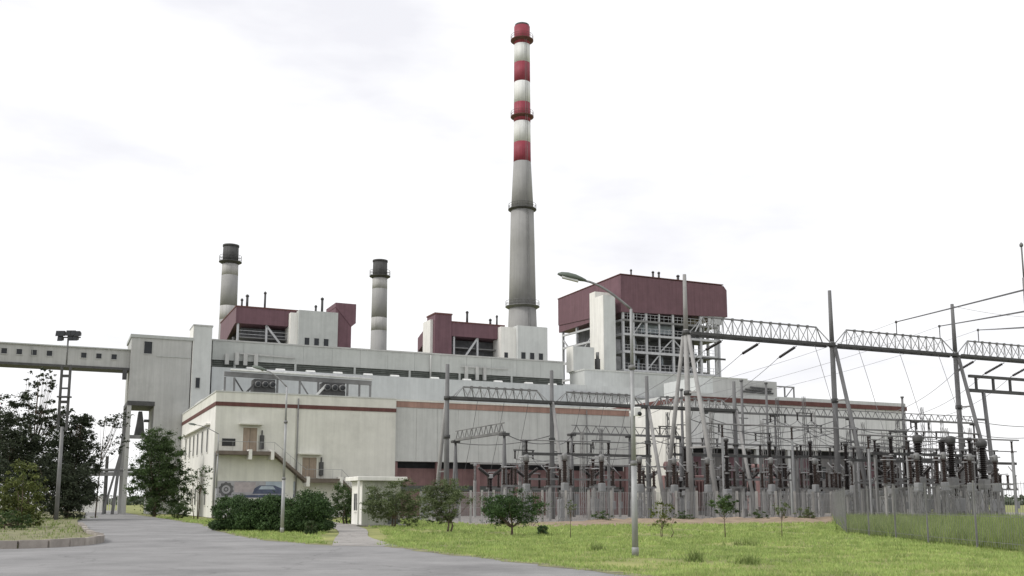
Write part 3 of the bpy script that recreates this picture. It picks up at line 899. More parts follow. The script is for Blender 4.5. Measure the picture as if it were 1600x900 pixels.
for (ua, za, ub, zb) in ((82.6, 25.2, 85.4, 28.3), (85.4, 28.6, 88.4, 31.4), (88.4, 31.4, 91.4, 28.6), (91.4, 25.2, 94.6, 28.3), (94.6, 31.8, 97.9, 35.6), (79.9, 31.8, 82.6, 35.2)):
    b = MB(); b.bar((ua, 50.45, za), (ub, 50.45, zb), .2); b.build("brace", M_steelpale, b3)
for (va, za, vb, zb) in ((56, 29, 62, 33), (62, 33, 68, 29), (68, 29, 74, 34)):
    b = MB(); b.bar((77.7, va, za), (77.7, vb, zb), .25); b.build("brace", M_steelpale, b3)
b = MB(); b.bbox(83.0, 90.5, 52.6, 55.9, 32.6, 34.6, .3); b.build("air_duct", M_duct, b3)
b = MB(); b.bbox(91.8, 96.8, 52.2, 55.9, 32.0, 35.0, .3); b.build("air_duct", M_boiler, b3)
random.seed(9)
for i in range(16):
    u = random.uniform(80, 97); z = random.uniform(24.5, 33.5); h = random.uniform(.8, 2.6); w = random.uniform(.3, 1.1)
    b = MB()
    if i % 3 == 0:
        b.tube([(u, 53.4, z - h), (u, 53.4, z + h)], .22, 8)
        b.build("riser_pipe", random.choice([M_duct, M_steelpale]), b3)
    elif i % 3 == 1:
        b.tube([(u, 53.0, z), (min(u + h * 2, 98), 53.0, z)], .25, 8)
        b.build("header_pipe", random.choice([M_duct, M_steelmid]), b3)
    else:
        b.bbox(u, u + w, 53, 54, z, z + w * 1.2, .05)
        b.build("valve_box", random.choice([M_box, M_steeldark]), b3)
for i, u in enumerate((98.9, 99.5)):
    b = MB(); b.tube([(u, 51.5, 0), (u, 51.5, 35.5)], .3, 10); b.build("riser_pipe", M_steelpale, b3)
b = MB(); b.box(96.2, 99.6, 50.1, 50.3, 34.8, 36.9); b.build("pale_panel", M_steelpale, b3)
b = MB(); b.box(94.5, 99.9, 50.0, 50.18, 28.0, 28.35); b.build("gantry_rail", M_steeldark, b3)
b = MB(); b.box(73.5, 75.9, 50, 55, 0, 38.4); b.build("stair_tower", M_grey2, b3)
b = MB(); b.box(73.4, 73.498, 50.02, 55, 0, 38.4); b.build("stair_tower_lit_side", M_white, b3)  # left face of the grey tower, whitened to look sunlit
b = MB(); b.box(73.45, 77.05, 53, 55.1, 38.4, 39.6); b.build("link_roof", M_white, b3)
vent("roof_vent", 81.2, 53, 42.68, 1.6, .16, "thin vent pipe nearest the left corner of the large boiler house roof")
vent("roof_vent", 86.0, 53, 42.68, 1.7, .2, "left pipe of the close pair on the large boiler house roof")
vent("roof_vent", 87.3, 53, 42.68, 1.7, .2, "right pipe of the close pair on the large boiler house roof")
vent("roof_vent", 91.6, 53, 42.68, 1.5, .25, "thick vent pipe right of the pair on the large boiler house roof")
vent("roof_vent", 93.2, 53, 42.68, 1.2, .2, "short rightmost vent pipe on the large boiler house roof")

hb = thing("heater_bay", "pale grey block below the large boiler house", "building", (62, 44, 0))
b = MB(); b.box(66.2, 100.0, 44, 49.4, 0, 23.6); b.build("wall", M_grey2, hb)
b = MB(); b.box(66.1, 100.1, 43.9, 49.5, 23.602, 23.85); b.build("coping", M_panel, hb)
b = MB(); b.box(65.9, 70.0, 47.4, 49.9, 23.85, 28.2); b.build("roof_cabin", M_grey2, hb)
b = MB(); b.box(65.82, 65.898, 47.42, 49.9, 23.85, 28.2); b.build("cabin_lit_side", M_white, hb)  # sun on the cabin's left face, given as white colour
b = MB(); b.tube([(71.3, 48.6, 24), (71.3, 48.6, 26.4)], .5, 12); b.build("vent_hood", M_steeldark, hb)
b = MB(); b.tube([(71.3, 48.55, 26.4), (71.3, 48.55, 27.6)], .3, 12); b.build("vent_hood", M_steelmid, hb)

lo = thing("low_link_building", "pale low link block with small dark windows left of the large boiler house", "building", (49, 31, 0))
b = MB(); b.box(56.4, 74, 33, 43.8, 0, 19.6); b.build("wall", M_grey2, lo)
b = MB(); b.box(49.0, 60.5, 20, 32.9, 0, 14.2); b.build("lower_wall", M_grey2, lo)
windows(lo, [51.5, 54.2, 57.0], 20, 12.6, 13.4, .7, frame_m=M_grey)
b = MB(); b.bar((56.5, 32.7, 18.6), (73, 32.7, 18.0), .3); b.build("pipe", M_steelpale, lo)

# --- right hall
rh = thing("right_hall", "grey low hall on the right with dark maroon fascia, behind the switchyard", "building", (61, 6, 0))
b = MB(); b.box(61.1, 99.0, 6.0, 30, 8.6, 14.75); b.build("front_wall", M_hall, rh)
b = MB(); b.box(61.0, 61.098, 6.02, 30, 0, 14.75); b.build("lit_side_wall", M_white, rh)  # lit end of the hall; the brightness is painted on
b = MB(); b.box(60.8, 99.2, 5.75, 30.1, 14.752, 15.35); b.build("fascia", M_band, rh)
b = MB(); b.box(60.95, 99.05, 5.85, 30, 15.352, 15.85); b.build("roof_edge", M_grey2, rh)
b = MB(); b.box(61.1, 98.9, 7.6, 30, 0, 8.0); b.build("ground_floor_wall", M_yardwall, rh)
for u in (61.4, 68.4, 74.2, 80.2, 91.6):
    b = MB(); b.box(u, u + 2.4, 7.56, 7.598, 3.8, 7.8); b.build("maroon_panel", M_maroon, rh)
b = MB(); b.box(61.1, 98.9, 8.0, 30, 8.0, 8.6); b.build("soffit_shadow", M_dark, rh)  # dark band coloured in as shade beneath the upper wall
for i in range(8):
    u = 61.1 + i * (98.5 - 61.1) / 7
    b = MB(); b.box(u, u + .45, 6.1, 6.6, 0, 8.595); b.build("column", M_grey2, rh)
for i in range(1, 10):
    u = 61.1 + i * 3.79
    b = MB(); b.box(u - .04, u + .04, 5.96, 5.998, 8.6, 14.75); b.build("panel_joint", M_grey, rh)
for u in (65, 76, 87):
    b = MB(); b.box(u, u + 3.4, 7.53, 7.598, 0, 3.6); b.build("roller_door", M_box, rh)
for u in (64.4, 71.6, 77.2, 83.4, 86, 95):
    b = MB(); b.box(u, u + 1.6, 7.53, 7.598, 4.6, 6.4); b.build("window", M_glass, rh)
b = MB(); b.box(75.0, 87.1, 20, 29, 15.85, 20.0); b.build("roof_plant_room", M_tower, rh)
b = MB(); b.box(72.2, 74.998, 19.9, 29, 15.85, 20.0); b.build("roof_plant_room", M_grey2, rh)
b = MB()
for k in range(4):
    b.tube([(80 + k * .9, 19.7, 18.2 + .35 * (k % 3)), (85.5 + .2 * k, 19.7, 18.1 + .33 * (k % 3))], .14, 6)
b.build("wall_pipe", M_steeldark, rh)
b = MB()
for u in (88.6, 90.4):
    b.bar((u, 20, 15.85), (u, 20, 19.3), .18)
b.bar((87.1, 20, 19.3), (90.5, 20, 19.3), .2); b.bar((87.4, 20, 16.2), (90.2, 20, 19.2), .12)
b.build("pipe_bracket", M_steelmid, rh)

# ------------------------------------------------------------------ guard hut
ht = thing("guard_hut", "small white flat-roofed guard hut beside the concrete path", "hut", (0, 0, 0), frame='W')
ht.location = (-9.75, 65.6, 0); ht.rotation_euler = (0, 0, A)
b = MB(); b.box(0.0, 2.6, 0, 2.4, 0, 2.9); b.build("front_wall", M_hutgrey, ht)
b = MB(); b.box(-.05, -.002, .0, 2.4, 0, 2.9); b.build("lit_side_wall", M_white, ht)  # lit left face of the hut, the light put into its white
b = MB(); b.bbox(-.45, 2.95, -.35, 2.7, 2.95, 3.2, .03); b.build("roof_slab", M_white, ht)
b = MB(); b.box(-.15, 2.75, -.12, 2.5, 2.9, 2.949); b.build("roof_bed", M_hutgrey, ht)
b = MB(); b.box(-.09, -.045, .75, 1.65, 1.0, 2.1); w = b.build("window", M_glass, ht)
b = MB(); b.box(-.12, -.05, .65, .75, .9, 2.2); b.box(-.12, -.05, 1.65, 1.75, .9, 2.2); b.box(-.12, -.05, .75, 1.65, .9, 1.0); b.box(-.12, -.05, .75, 1.65, 2.1, 2.2); b.box(-.1, -.05, 1.17, 1.23, 1.0, 2.1); b.build("window_frame", M_white, w)
b = MB(); b.box(1.7, 2.45, -.04, .0, 0.0, 2.05); d = b.build("door", M_louvre, ht)
b = MB(); b.box(1.62, 1.7, -.07, 0, 0, 2.13); b.box(2.45, 2.53, -.07, 0, 0, 2.13); b.box(1.7, 2.45, -.07, 0, 2.05, 2.13); b.build("door_frame", M_hutgrey, d)
b = MB(); b.box(.4, 1.3, -.05, 0, 1.0, 2.05); w = b.build("window", M_glass, ht)
b = MB(); b.box(.32, 1.38, -.09, .0, .92, 1.0); b.box(.32, 1.38, -.09, 0, 2.05, 2.13); b.box(.83, .87, -.075, -.05, 1.0, 2.05); b.build("window_frame", M_white, w)
b = MB(); b.box(-.5, 3.0, -.5, 2.7, -.01, .1); b.build("plinth", M_path, ht)
for (x, y) in ((-.4, -.3),):
    b = MB(); b.box(x, x + .12, y, y + .12, .1, 2.95); b.build("post", M_white, ht)

# ------------------------------------------------------------------ street lamps and floodlight mast
def street_lamp(label, X, Y, h, reach, dirx, diry, group):
    t = thing("street_lamp", label, "street lamp", (X, Y, 0), group, frame='W')
    b = MB(); b.tube([(X, Y, 0), (X, Y, h * .35)], .095, 12, .085); b.tube([(X, Y, h * .35), (X, Y, h * .72)], .07, 12, .062); b.tube([(X, Y, h * .72), (X, Y, h - .4)], .052, 12, .042)
    b.lathe([(.106, 0), (.106, .22), (.095, .25)], 12, (X, Y, 0))
    p = b.build("pole", M_steel, t)
    for z in (h * .35, h * .72):
        b = MB(); b.lathe([(.10, -.08), (.105, 0), (.08, .06)], 12, (X, Y, z)); b.build("collar", M_steelmid, p)
    d = Vector((dirx, diry, 0)).normalized()
    pts = []
    for i in range(9):
        t2 = i / 8
        pts.append(Vector((X, Y, h - .4)) + d * (reach * t2) + Vector((0, 0, .95 * math.sin(t2 * 1.35))))
    b = MB(); b.tube(pts, .04, 8, .033); b.build("arm", M_steelmid, t)
    e = pts[-1]
    dd = (pts[-1] - pts[-2]).normalized()
    s = d.cross(Vector((0, 0, 1))).normalized()
    n = s.cross(dd).normalized()
    b = MB()
    prof = [(-.05, .05, .05), (.1, .11, .09), (.3, .15, .13), (.55, .155, .135), (.75, .12, .10), (.86, .04, .04)]
    vs = []
    for (a, w, hh) in prof:
        c = e + dd * a
        for j in range(10):
            an = 2 * math.pi * j / 10
            vv = math.sin(an)
            vs.append(c + s * (w * math.cos(an)) + n * (hh * vv * (1.0 if vv > 0 else .45)))
    fs = [tuple(range(9, -1, -1)), tuple(range(50, 60))]
    for i in range(5):
        for j in range(10):
            j2 = (j + 1) % 10
            fs.append((i * 10 + j, i * 10 + j2, i * 10 + 10 + j2, i * 10 + 10 + j))
    b.add(vs, fs, True)
    hd = b.build("lamp_head", M_green, t)
    b = MB()
    c0 = e + dd * .18 - n * .066; c1 = e + dd * .7 - n * .06
    b.bar(c0, c1, .2, .05)
    b.build("lamp_lens", M_lens, hd)
    return t
nl = street_lamp("tall near street lamp on the lawn with its arm reaching left over the boiler house", 3.66, 30.1, 7.85, 1.42, -1, .1, "street lamps")
b = MB(); b.bbox(3.68, 3.9, 29.93, 30.1, 4.15, 4.42, .03); b.build("junction_box", M_wpaint, nl)
b = MB(); b.tube([(3.84, 29.94, 4.22), (3.84, 29.80, 4.19)], .06, 10); b.build("camera_eye", M_dark, nl)
street_lamp("thin street lamp rising from the clipped shrubs before the cream annex", -11.85, 52.1, 7.95, 1.3, -1, .3, "street lamps")
street_lamp("distant street lamp at the annex corner with its arm over the side wall", -27.75, 94.3, 8.3, 2.6, -1, .35, "street lamps")

fm = thing("floodlight_mast", "floodlight mast with twin-rail ladder section and lamp cluster, by the left trees", "light mast", (-36, 79.7, 0), frame='W')
X, Y = -36.0, 79.7
b = MB(); b.tube([(X, Y, 0), (X, Y, 7.5)], .17, 12, .14); b.build("lower_pole", M_steelmid, fm)
for s in (-.34, .34):
    b = MB(); b.bar((X + s, Y, 7.2), (X + s, Y, 12.5), .16); b.build("rail", M_steeldark, fm)
for z in (7.3, 8.4, 9.5, 10.6, 11.6, 12.4):
    b = MB(); b.bar((X - .34, Y, z), (X + .34, Y, z), .12, .22 if z in (9.5, 11.6) else .13); b.build("rung", M_steeldark, fm)
b = MB(); b.bar((X - .5, Y, 9.9), (X + .5, Y, 9.9), .5, .12); b.build("rest_platform", M_steeldark, fm)
b = MB(); b.tube([(X, Y, 12.3), (X, Y, 15.0)], .07, 8); b.build("top_pole", M_steelmid, fm)
b = MB(); b.bar((X - .85, Y, 14.75), (X + 1.0, Y, 14.75), .09); b.build("cross_arm", M_steeldark, fm)
for dx, dz in ((-.72, .22), (-.38, .22), (.12, .25), (.48, .25), (.84, .2), (-.55, -.18), (.3, -.15), (.66, -.15)):
    b = MB()
    c = Vector((X + dx, Y - .12, 14.8 + dz))
    b.prism_x([(c.y - .22, c.z - .22), (c.y - .12, c.z + .24), (c.y + .18, c.z + .14), (c.y + .18, c.z - .10)], c.x - .19, c.x + .19)
    f = b.build("floodlight", M_steeldark, fm)
    b = MB(); b.prism_x([(c.y - .225, c.z - .18), (c.y - .14, c.z + .2), (c.y - .15, c.z + .2), (c.y - .235, c.z - .18)], c.x - .16, c.x + .16); b.build("glass", M_glass, f)

# ------------------------------------------------------------------ switchyard
def sagged(p, q, sag, n=12):
    p, q = Vector(p), Vector(q)
    return [p.lerp(q, i / n) - Vector((0, 0, sag * 4 * (i / n) * (1 - i / n))) for i in range(n + 1)]

def wire(p, q, sag, label, r=.028, m=None, group="overhead wires", frame='B'):
    b = MB(); b.tube(sagged(p, q, sag), r, 4)
    return b.build("overhead_wire", m or M_wire, label=label, cat="wire", group=group, base=tuple(p), frame=frame)

def truss(parent, u0, u1, v, z, d=1.75, w=1.2, n=12, inset=1.7):
    """lattice beam with tapered ends"""
    b = MB()
    for s in (-w / 2, w / 2):
        b.bar((u0, v + s, z), (u1, v + s, z), .19, .26)
    for i in range(n + 1):
        u = u0 + (u1 - u0) * i / n
        b.bar((u, v - w / 2, z), (u, v + w / 2, z), .09)
    o = b.build("truss_beam", M_steeldark, parent)
    b = MB()
    b.bar((u0 + inset, v, z + d), (u1 - inset, v, z + d), .13)
    k = n
    us = [u0 + inset + (u1 - u0 - 2 * inset) * i / k for i in range(k + 1)]
    for u in us[1:-1]:
        b.box(u - .11, u + .11, v - .1, v + .1, z + d - .12, z + d + .12)
    b.build("top_chord", M_steelmid, o)
    b = MB()
    for s in (-w / 2, w / 2):
        b.bar((u0 + .3, v + s, z), (us[0], v, z + d), .09)
        b.bar((u1 - .3, v + s, z), (us[-1], v, z + d), .09)
        for i in range(k):
            um = (us[i] + us[i + 1]) / 2
            b.bar((us[i], v, z + d), (um, v + s, z), .075)
            b.bar((um, v + s, z), (us[i + 1], v, z + d), .075)
    b.build("lattice", M_steel, o)
    return o

def pole_part(t, p, q, r0, r1, m, name="pole"):
    b = MB(); b.tube([p, q], r0, 12, r1)
    return b.build(name, m, t)

gm = thing("line_gantry", "tall concrete-pole line gantry with lattice beam running off the right edge", "gantry", (38.9, -26, 0))
GP = [38.9, 56.55, 73.7, 91.2]
for i, u in enumerate(GP):
    pole_part(gm, (u, -26, 0), (u, -26, 17.6), .29, .24, M_pole if i == 0 else M_polegrey)
    pole_part(gm, (u, -26, 17.6), (u, -26, 22.9), .23, .17, M_pole if i == 0 else M_polegrey, "pole_top")
    pole_part(gm, (u + .25, -30.2, 0), (u + .1, -26.3, 17.0), .23, .18, M_pole if i == 0 else M_polegrey, "raking_leg")
    if i == 0:
        pole_part(gm, (u - .25, -21.9, 0), (u - .1, -25.7, 17.0), .23, .18, M_pole, "raking_leg")
    for z in (11.6, 17.3):
        b = MB(); b.lathe([(.36, -.2), (.36, .2)], 12, (u, -26, z)); b.build("collar", M_steeldark, gm)
    b = MB(); b.bar((u, -26, 6.5), (u + .2, -28.6, 6.5), .16); b.build("tie", M_pole, gm)
    b = MB(); b.bar((u, -26, 11.6), (u + .2, -27.5, 11.6), .16); b.build("tie", M_pole, gm)
for i in range(3):
    truss(gm, GP[i] + .25, GP[i + 1] - .25, -26, 17.2)
for i, u in enumerate((65.4, 71.6, 77.4)):
    b = MB(); b.tube([(u, -26, 18.9), (u, -26, 20.3)], .05, 5); b.lathe([(.12, -.12), (.12, .12)], 8, (u, -26, 20.3)); b.build("wire_spike", M_steeldark, gm)

lg = thing("line_gantry", "lower grey line gantry with lattice beam in front of the panelled hall", "gantry", (16.6, -21.5, 0))
LP = [16.7, 27.0, 37.3, 47.6]
for i, u in enumerate(LP):
    pole_part(lg, (u, -21.5, 0), (u, -21.5, 13.6), .26, .17, M_polegrey)
    s = 1 if i == 0 else -1
    pole_part(lg, (u, -21.5 + s * 3.0, 0), (u, -21.5 + s * .2, 10.6), .2, .15, M_pole, "raking_leg")
    for z in (7.2, 10.6):
        b = MB(); b.lathe([(.3, -.16), (.3, .16)], 10, (u, -21.5, z)); b.build("collar", M_steeldark, lg)
    b = MB(); b.bar((u, -21.5, 4.2), (u, -21.5 + s * 1.9, 4.2), .12); b.build("tie", M_steelmid, lg)
for i in range(3):
    truss(lg, LP[i] + .2, LP[i + 1] - .2, -21.5, 10.6, 1.05, .8, 9, 1.3)

def portal(label, posts, z, m, frame_pts, w=.3, name="busbar_portal"):
    t = thing(name, label, "portal", (*frame_pts[0], 0))
    for (u, v) in frame_pts:
        pole_part(t, (u - .45, v - .45, 0), (u, v, z), .15, .11, m, "post")
        pole_part(t, (u + .45, v + .45, 0), (u, v, z), .15, .11, m, "post")
        b = MB(); b.box(u - .35, u + .35, v - .35, v + .35, z - .12, z + .12); b.build("head_plate", M_steeldark, t)
    for a, c in zip(frame_pts[:-1], frame_pts[1:]):
        b = MB(); b.bar((*a, z + .15), (*c, z + .15), w, .22); bo = b.build("beam", M_steelmid, t)
        b = MB()
        L = math.hypot(c[0] - a[0], c[1] - a[1]); n = max(3, int(L / 1.1))
        for i in range(n):
            p = Vector((*a, z + .25)).lerp(Vector((*c, z + .25)), (i + .1) / n); q = Vector((*a, z + .25)).lerp(Vector((*c, z + .25)), (i + .9) / n)
            mid = (p + q) / 2 + Vector((0, 0, .75))
            b.bar(p, mid, .06); b.bar(mid, q, .06)
        b.build("lattice", M_steelmid, bo)
        b = MB(); b.bar(Vector((*a, z + 1.0)).lerp(Vector((*c, 0)), 0) , Vector((*c, z + 1.0)), .08); b.build("top_rail", M_steelmid, bo)
    return t
portal("small grey portal with receding lattice beam before the panelled hall, left end of the yard", 0, 7.3, M_polegrey, [(20.7, -13.3), (20.7, -24.9)])
portal("low portal at mid yard level with its beam ending left of the near street lamp", 0, 8.4, M_polegrey, [(34.05, -12), (41, -12), (47.4, -12)])
portal("long high busbar portal across the front of the right grey hall", 0, 11.3, M_polegrey, [(50.6, -12), (60.4, -12), (71.5, -12), (82, -12), (92, -12)])
t = thing("bus_bracket", "heavy dark double-rail bracket frame at the right edge of the picture", "bracket", (75.2, -26, 0))
b = MB(); b.bar((74.6, -26.8, 14.95), (86, -26.8, 14.95), .28, .3); b.build("rail", M_steeldark, t)
b = MB(); b.bar((74.2, -26.8, 13.4), (86, -26.8, 13.4), .28, .36); b.build("rail", M_steeldark, t)
for u in (75.6, 78.2, 80.8, 83.4, 85.9):
    b = MB(); b.bar((u, -26.8, 13.4), (u, -26.8, 14.95), .22); b.build("stile", M_steeldark, t)
pole_part(t, (77.6, -26.8, 0), (76.6, -26.8, 13.3), .24, .2, M_polegrey, "post")
pole_part(t, (86, -26.8, 0), (86, -26.8, 13.3), .24, .2, M_polegrey, "post")
b = MB(); b.bar((75.3, -26.8, 10.3), (77, -26.8, 10.3), .2); b.build("brace", M_polegrey, t)

# insulator meshes shared by all equipment
def sheds(h, r, n, core=.55):
    prof = [(r * 1.05, 0), (r * 1.05, .07)]
    for i in range(n):
        z = .08 + (h - .16) * i / n
        dz = (h - .16) / n
        prof += [(r * core, z), (r, z + dz * .45), (r * core, z + dz * .8)]
    prof += [(r * 1.05, h - .07), (r * 1.05, h)]
    return prof

def stand(t, kind, h, w=.5):
    if kind == 'conc':
        b = MB(); b.box(-.12, .12, -.12, .12, 0, h); b.build("concrete_post", M_post, t)
    elif kind == 'pair':
        for s in (-1, 1):
            b = MB(); b.box(s * w - .095, s * w + .095, -.1, .1, 0, h); b.build("concrete_post", M_post, t)
        b = MB(); b.bar((-w - .3, 0, h + .08), (w + .3, 0, h + .08), .2, .16); b.build("cross_beam", M_steelmid, t)
    else:
        for sx in (-1, 1):
            for sy in (-1, 1):
                b = MB(); b.bar((sx * .38, sy * .38, 0), (sx * .26, sy * .26, h), .06); b.build("leg", M_steelmid, t)
        b = MB()
        n = 2
        for i in range(n):
            za, zb = h * i / n, h * (i + 1) / n
            wa = .38 - .12 * i / n; wb = .38 - .12 * (i + 1) / n
            for sy in (-1, 1):
                b.bar((-wa, sy * wa, za), (wb, sy * wb, zb), .03); b.bar((wa, sy * wa, za), (-wb, sy * wb, zb), .03)
        b.build("bracing", M_steelmid, t)
        b = MB(); b.box(-.32, .32, -.32, .32, h, h + .1); b.build("top_plate", M_steelmid, t)

def ins(t, z, h, r, n, m, c=(0, 0), name="insulator"):
    b = MB(); b.lathe(sheds(h, r, n), 10, (c[0], c[1], z), False)
    return b.build(name, m, t)

def proto_cvt():
    t = local_thing("voltage_transformer", "x", "transformer")
    stand(t, 'conc', 2.2)
    b = MB(); b.bbox(-.3, .3, -.3, .3, 2.2, 2.62, .04); b.build("base_tank", M_box, t)
    z = 2.62
    for i in range(3):
        ins(t, z, 1.32, .235 - .012 * i, 11, M_porcdark)
        z += 1.32
        if i < 2:
            b = MB(); b.lathe([(.2, 0), (.21, .05), (.2, .1)], 10, (0, 0, z)); b.build("flange", M_alu, t)
            z += .1
    b = MB(); b.lathe([(.2, 0), (.24, .1), (.16, .22)], 10, (0, 0, z)); b.build("cap", M_steeldark, t)
    return t
def proto_ct():
    t = local_thing("current_transformer", "x", "transformer")
    stand(t, 'steel', 2.3)
    b = MB(); b.bbox(-.24, .24, -.24, .24, 2.4, 2.98, .05); b.build("base_tank", M_box, t)
    ins(t, 3.0, 1.7, .22, 12, M_porc)
    b = MB(); b.lathe([(.17, 0), (.22, .08), (.23, .34), (.2, .5), (.08, .54)], 12, (0, 0, 4.7)); b.build("head_tank", M_steelmid, t)
    b = MB(); b.tube([(-.6, 0, 5.05), (.6, 0, 5.05)], .05, 6); b.build("terminal", M_alu, t)
    return t
def proto_iso():
    t = local_thing("isolator", "x", "isolator switch")
    stand(t, 'pair', 2.7, .95)
    for x in (-1.05, 0, 1.05):
        ins(t, 2.86, 1.35, .17, 9, M_porc, (x, 0))
    b = MB(); b.tube([(-1.05, 0, 4.27), (.1, 0, 4.32)], .045, 6); b.build("blade", M_alu, t)
    b = MB(); b.tube([(1.05, 0, 4.27), (.2, 0, 5.1)], .045, 6); b.build("blade", M_alu, t)
    b = MB(); b.bbox(.82, 1.1, -.35, -.14, .9, 1.6, .03); b.build("drive_box", M_box, t)
    return t
def proto_brk():
    t = local_thing("circuit_breaker", "x", "breaker")
    stand(t, 'steel', 1.9)
    b = MB(); b.bbox(-.45, .45, -.62, -.3, .7, 1.8, .04); b.build("drive_cabinet", M_box, t)
    ins(t, 2.0, 1.7, .2, 11, M_porcdark)
    b = MB(); b.bbox(-.2, .2, -.18, .18, 3.7, 4.05, .05); b.build("crank_case", M_alu, t)
    b = MB()
    for s in (-1, 1):
        p0 = Vector((s * .2, 0, 3.9)); d = Vector((s * .82, 0, .57)).normalized()
        for i in range(9):
            b.tube([p0 + d * (i * .15), p0 + d * (i * .15 + .09)], .18, 8, .11)
    b.build("interrupter", M_porcdark, t)
    return t
def proto_post():
    t = local_thing("post_insulator", "x", "insulator")
    stand(t, 'conc', 3.6)
    ins(t, 3.6, 1.5, .15, 10, M_porcgrey)
    b = MB(); b.bbox(-.16, .16, -.12, .12, 5.1, 5.3, .03); b.build("bus_clamp", M_alu, t)
    return t
def proto_arr():
    t = local_thing("surge_arrester", "x", "arrester")
    stand(t, 'pair', 2.9, .4)
    for x in (-.4, .4):
        ins(t, 3.06, 2.2, .19, 13, M_porc, (x, 0))
    b = MB(); b.tube([(.75 * math.cos(a * math.pi / 8), .35 * math.sin(a * math.pi / 8), 5.0) for a in range(17)], .045, 6); b.build("grading_ring", M_alu, t)
    b = MB(); b.bar((-.5, 0, 5.3), (.5, 0, 5.3), .1); b.build("top_bar", M_alu, t)
    return t
def proto_big():
    t = local_thing("power_voltage_transformer", "x", "transformer")
    stand(t, 'steel', 2.6)
    b = MB(); b.bbox(-.36, .36, -.36, .36, 2.7, 3.48, .06); b.build("base_tank", M_steelmid, t)
    ins(t, 3.5, 2.7, .36, 15, M_porcdark)
    b = MB(); b.lathe([(.3, 0), (.4, .1), (.41, .4), (.36, .55), (.15, .62)], 14, (0, 0, 6.2)); b.build("head_tank", M_steeldark, t)
    return t
PROTO = {'cvt': proto_cvt, 'ct': proto_ct, 'iso': proto_iso, 'brk': proto_brk, 'post': proto_post, 'arr': proto_arr, 'big': proto_big}
made = {}
def place_row(kind, v, us, what, where, group):
    """one row of like equipment along the plant's front; each labelled by its order from the left"""
    for i, u in enumerate(us):
        if kind not in made:
            o = made[kind] = PROTO[kind]()
        else:
            o = copy_tree(made[kind])
        o.location = PW(u, v)
        o.rotation_euler = (0, 0, A + random.uniform(-.03, .03))
        o.scale = (1, 1, random.uniform(.98, 1.03))
        o["label"] = "%s, %s from the left in %s" % (what, ORD[i], where)
        o["group"] = group
random.seed(21)
place_row('cvt', -31, [39.4, 44.15, 48.8, 53.0, 57.0, 60.4, 65.3, 69.8], "tall dark three-stack voltage transformer", "the tall row", "tall dark transformers")
place_row('ct', -34, [18.5, 21.8, 25.1, 28.6, 31.9, 35.2, 41.8, 46.6, 50.9, 55.2, 58.8, 62.9, 67.4], "brown current transformer on steel stand", "the fence row", "current transformers by the fence")
place_row('iso', -28.3, [20.2, 24.3, 28.4, 32.5, 36.0, 42.2, 46.4, 51.0, 54.6, 60.2, 64.6, 69.2, 72.2], "three-post isolator on concrete posts", "the front bay", "isolators in the front bay")
place_row('brk', -17.5, [22.6, 26.2, 29.8, 33.4, 39.8, 43.6, 48.2, 52.2, 56.4, 60.6, 64.8, 69.0, 73.4, 77.8, 82.0], "dark V-shaped circuit breaker", "the row behind the gantries", "circuit breakers")
place_row('iso', -14.3, [24.8, 29.2, 37.4, 45.0, 54.2, 57.8, 63.6, 67.2, 74.6, 78.4, 85.0], "three-post isolator on concrete posts", "the rear bay", "isolators in the rear bay")
place_row('post', -9, [24.5, 29.5, 34.5, 39.5, 44.5, 49.5, 54.5, 59.5, 64.5, 69.5, 74.5, 79.5, 84.5, 89.5], "grey bus post insulator", "the row before the halls", "bus post insulators")
place_row('arr', -23.6, [30.5, 34.6, 40.6, 44.8, 51.6, 58.6, 62.2, 66.6, 70.8, 76.4, 80.2], "twin brown surge arrester", "the row between the gantries", "surge arresters")
place_row('big', -43.5, [49.0, 52.6, 56.2], "massive dark voltage transformer", "the near right group", "massive voltage transformers")
place_row('arr', -41.0, [48.2, 51.0, 54.0, 57.4], "twin brown surge arrester", "the near right group", "near surge arresters")
place_row('ct', -46.5, [45.6, 48.4, 51.2, 54.0], "brown current transformer on steel stand", "the near right group", "near current transformers")
place_row('brk', -37.5, [51.2, 55.4, 59.6, 63.8], "dark V-shaped circuit breaker", "the near right row", "near circuit breakers")

place_row('cvt', -20.2, [38.2, 42.4, 50.2, 54.6, 59.4, 63.2, 68.0, 72.6, 76.0, 79.6], "tall dark three-stack voltage transformer", "the middle bay", "tall dark transformers of the middle bay")
place_row('arr', -11.2, [27.2, 32.0, 36.8, 42.2, 47.0, 52.0, 56.8, 61.8, 66.4, 72.2, 76.6, 81.4, 86.2], "twin brown surge arrester", "the portal row", "surge arresters of the portal row")
place_row('iso', -33.0, [48.8, 57.0, 61.0, 65.2, 69.4, 71.8], "three-post isolator on concrete posts", "the right fence row", "isolators of the fence row")
place_row('cvt', -40.0, [49.6, 52.4, 55.6, 58.8], "tall dark three-stack voltage transformer", "the near right group", "near tall dark transformers")
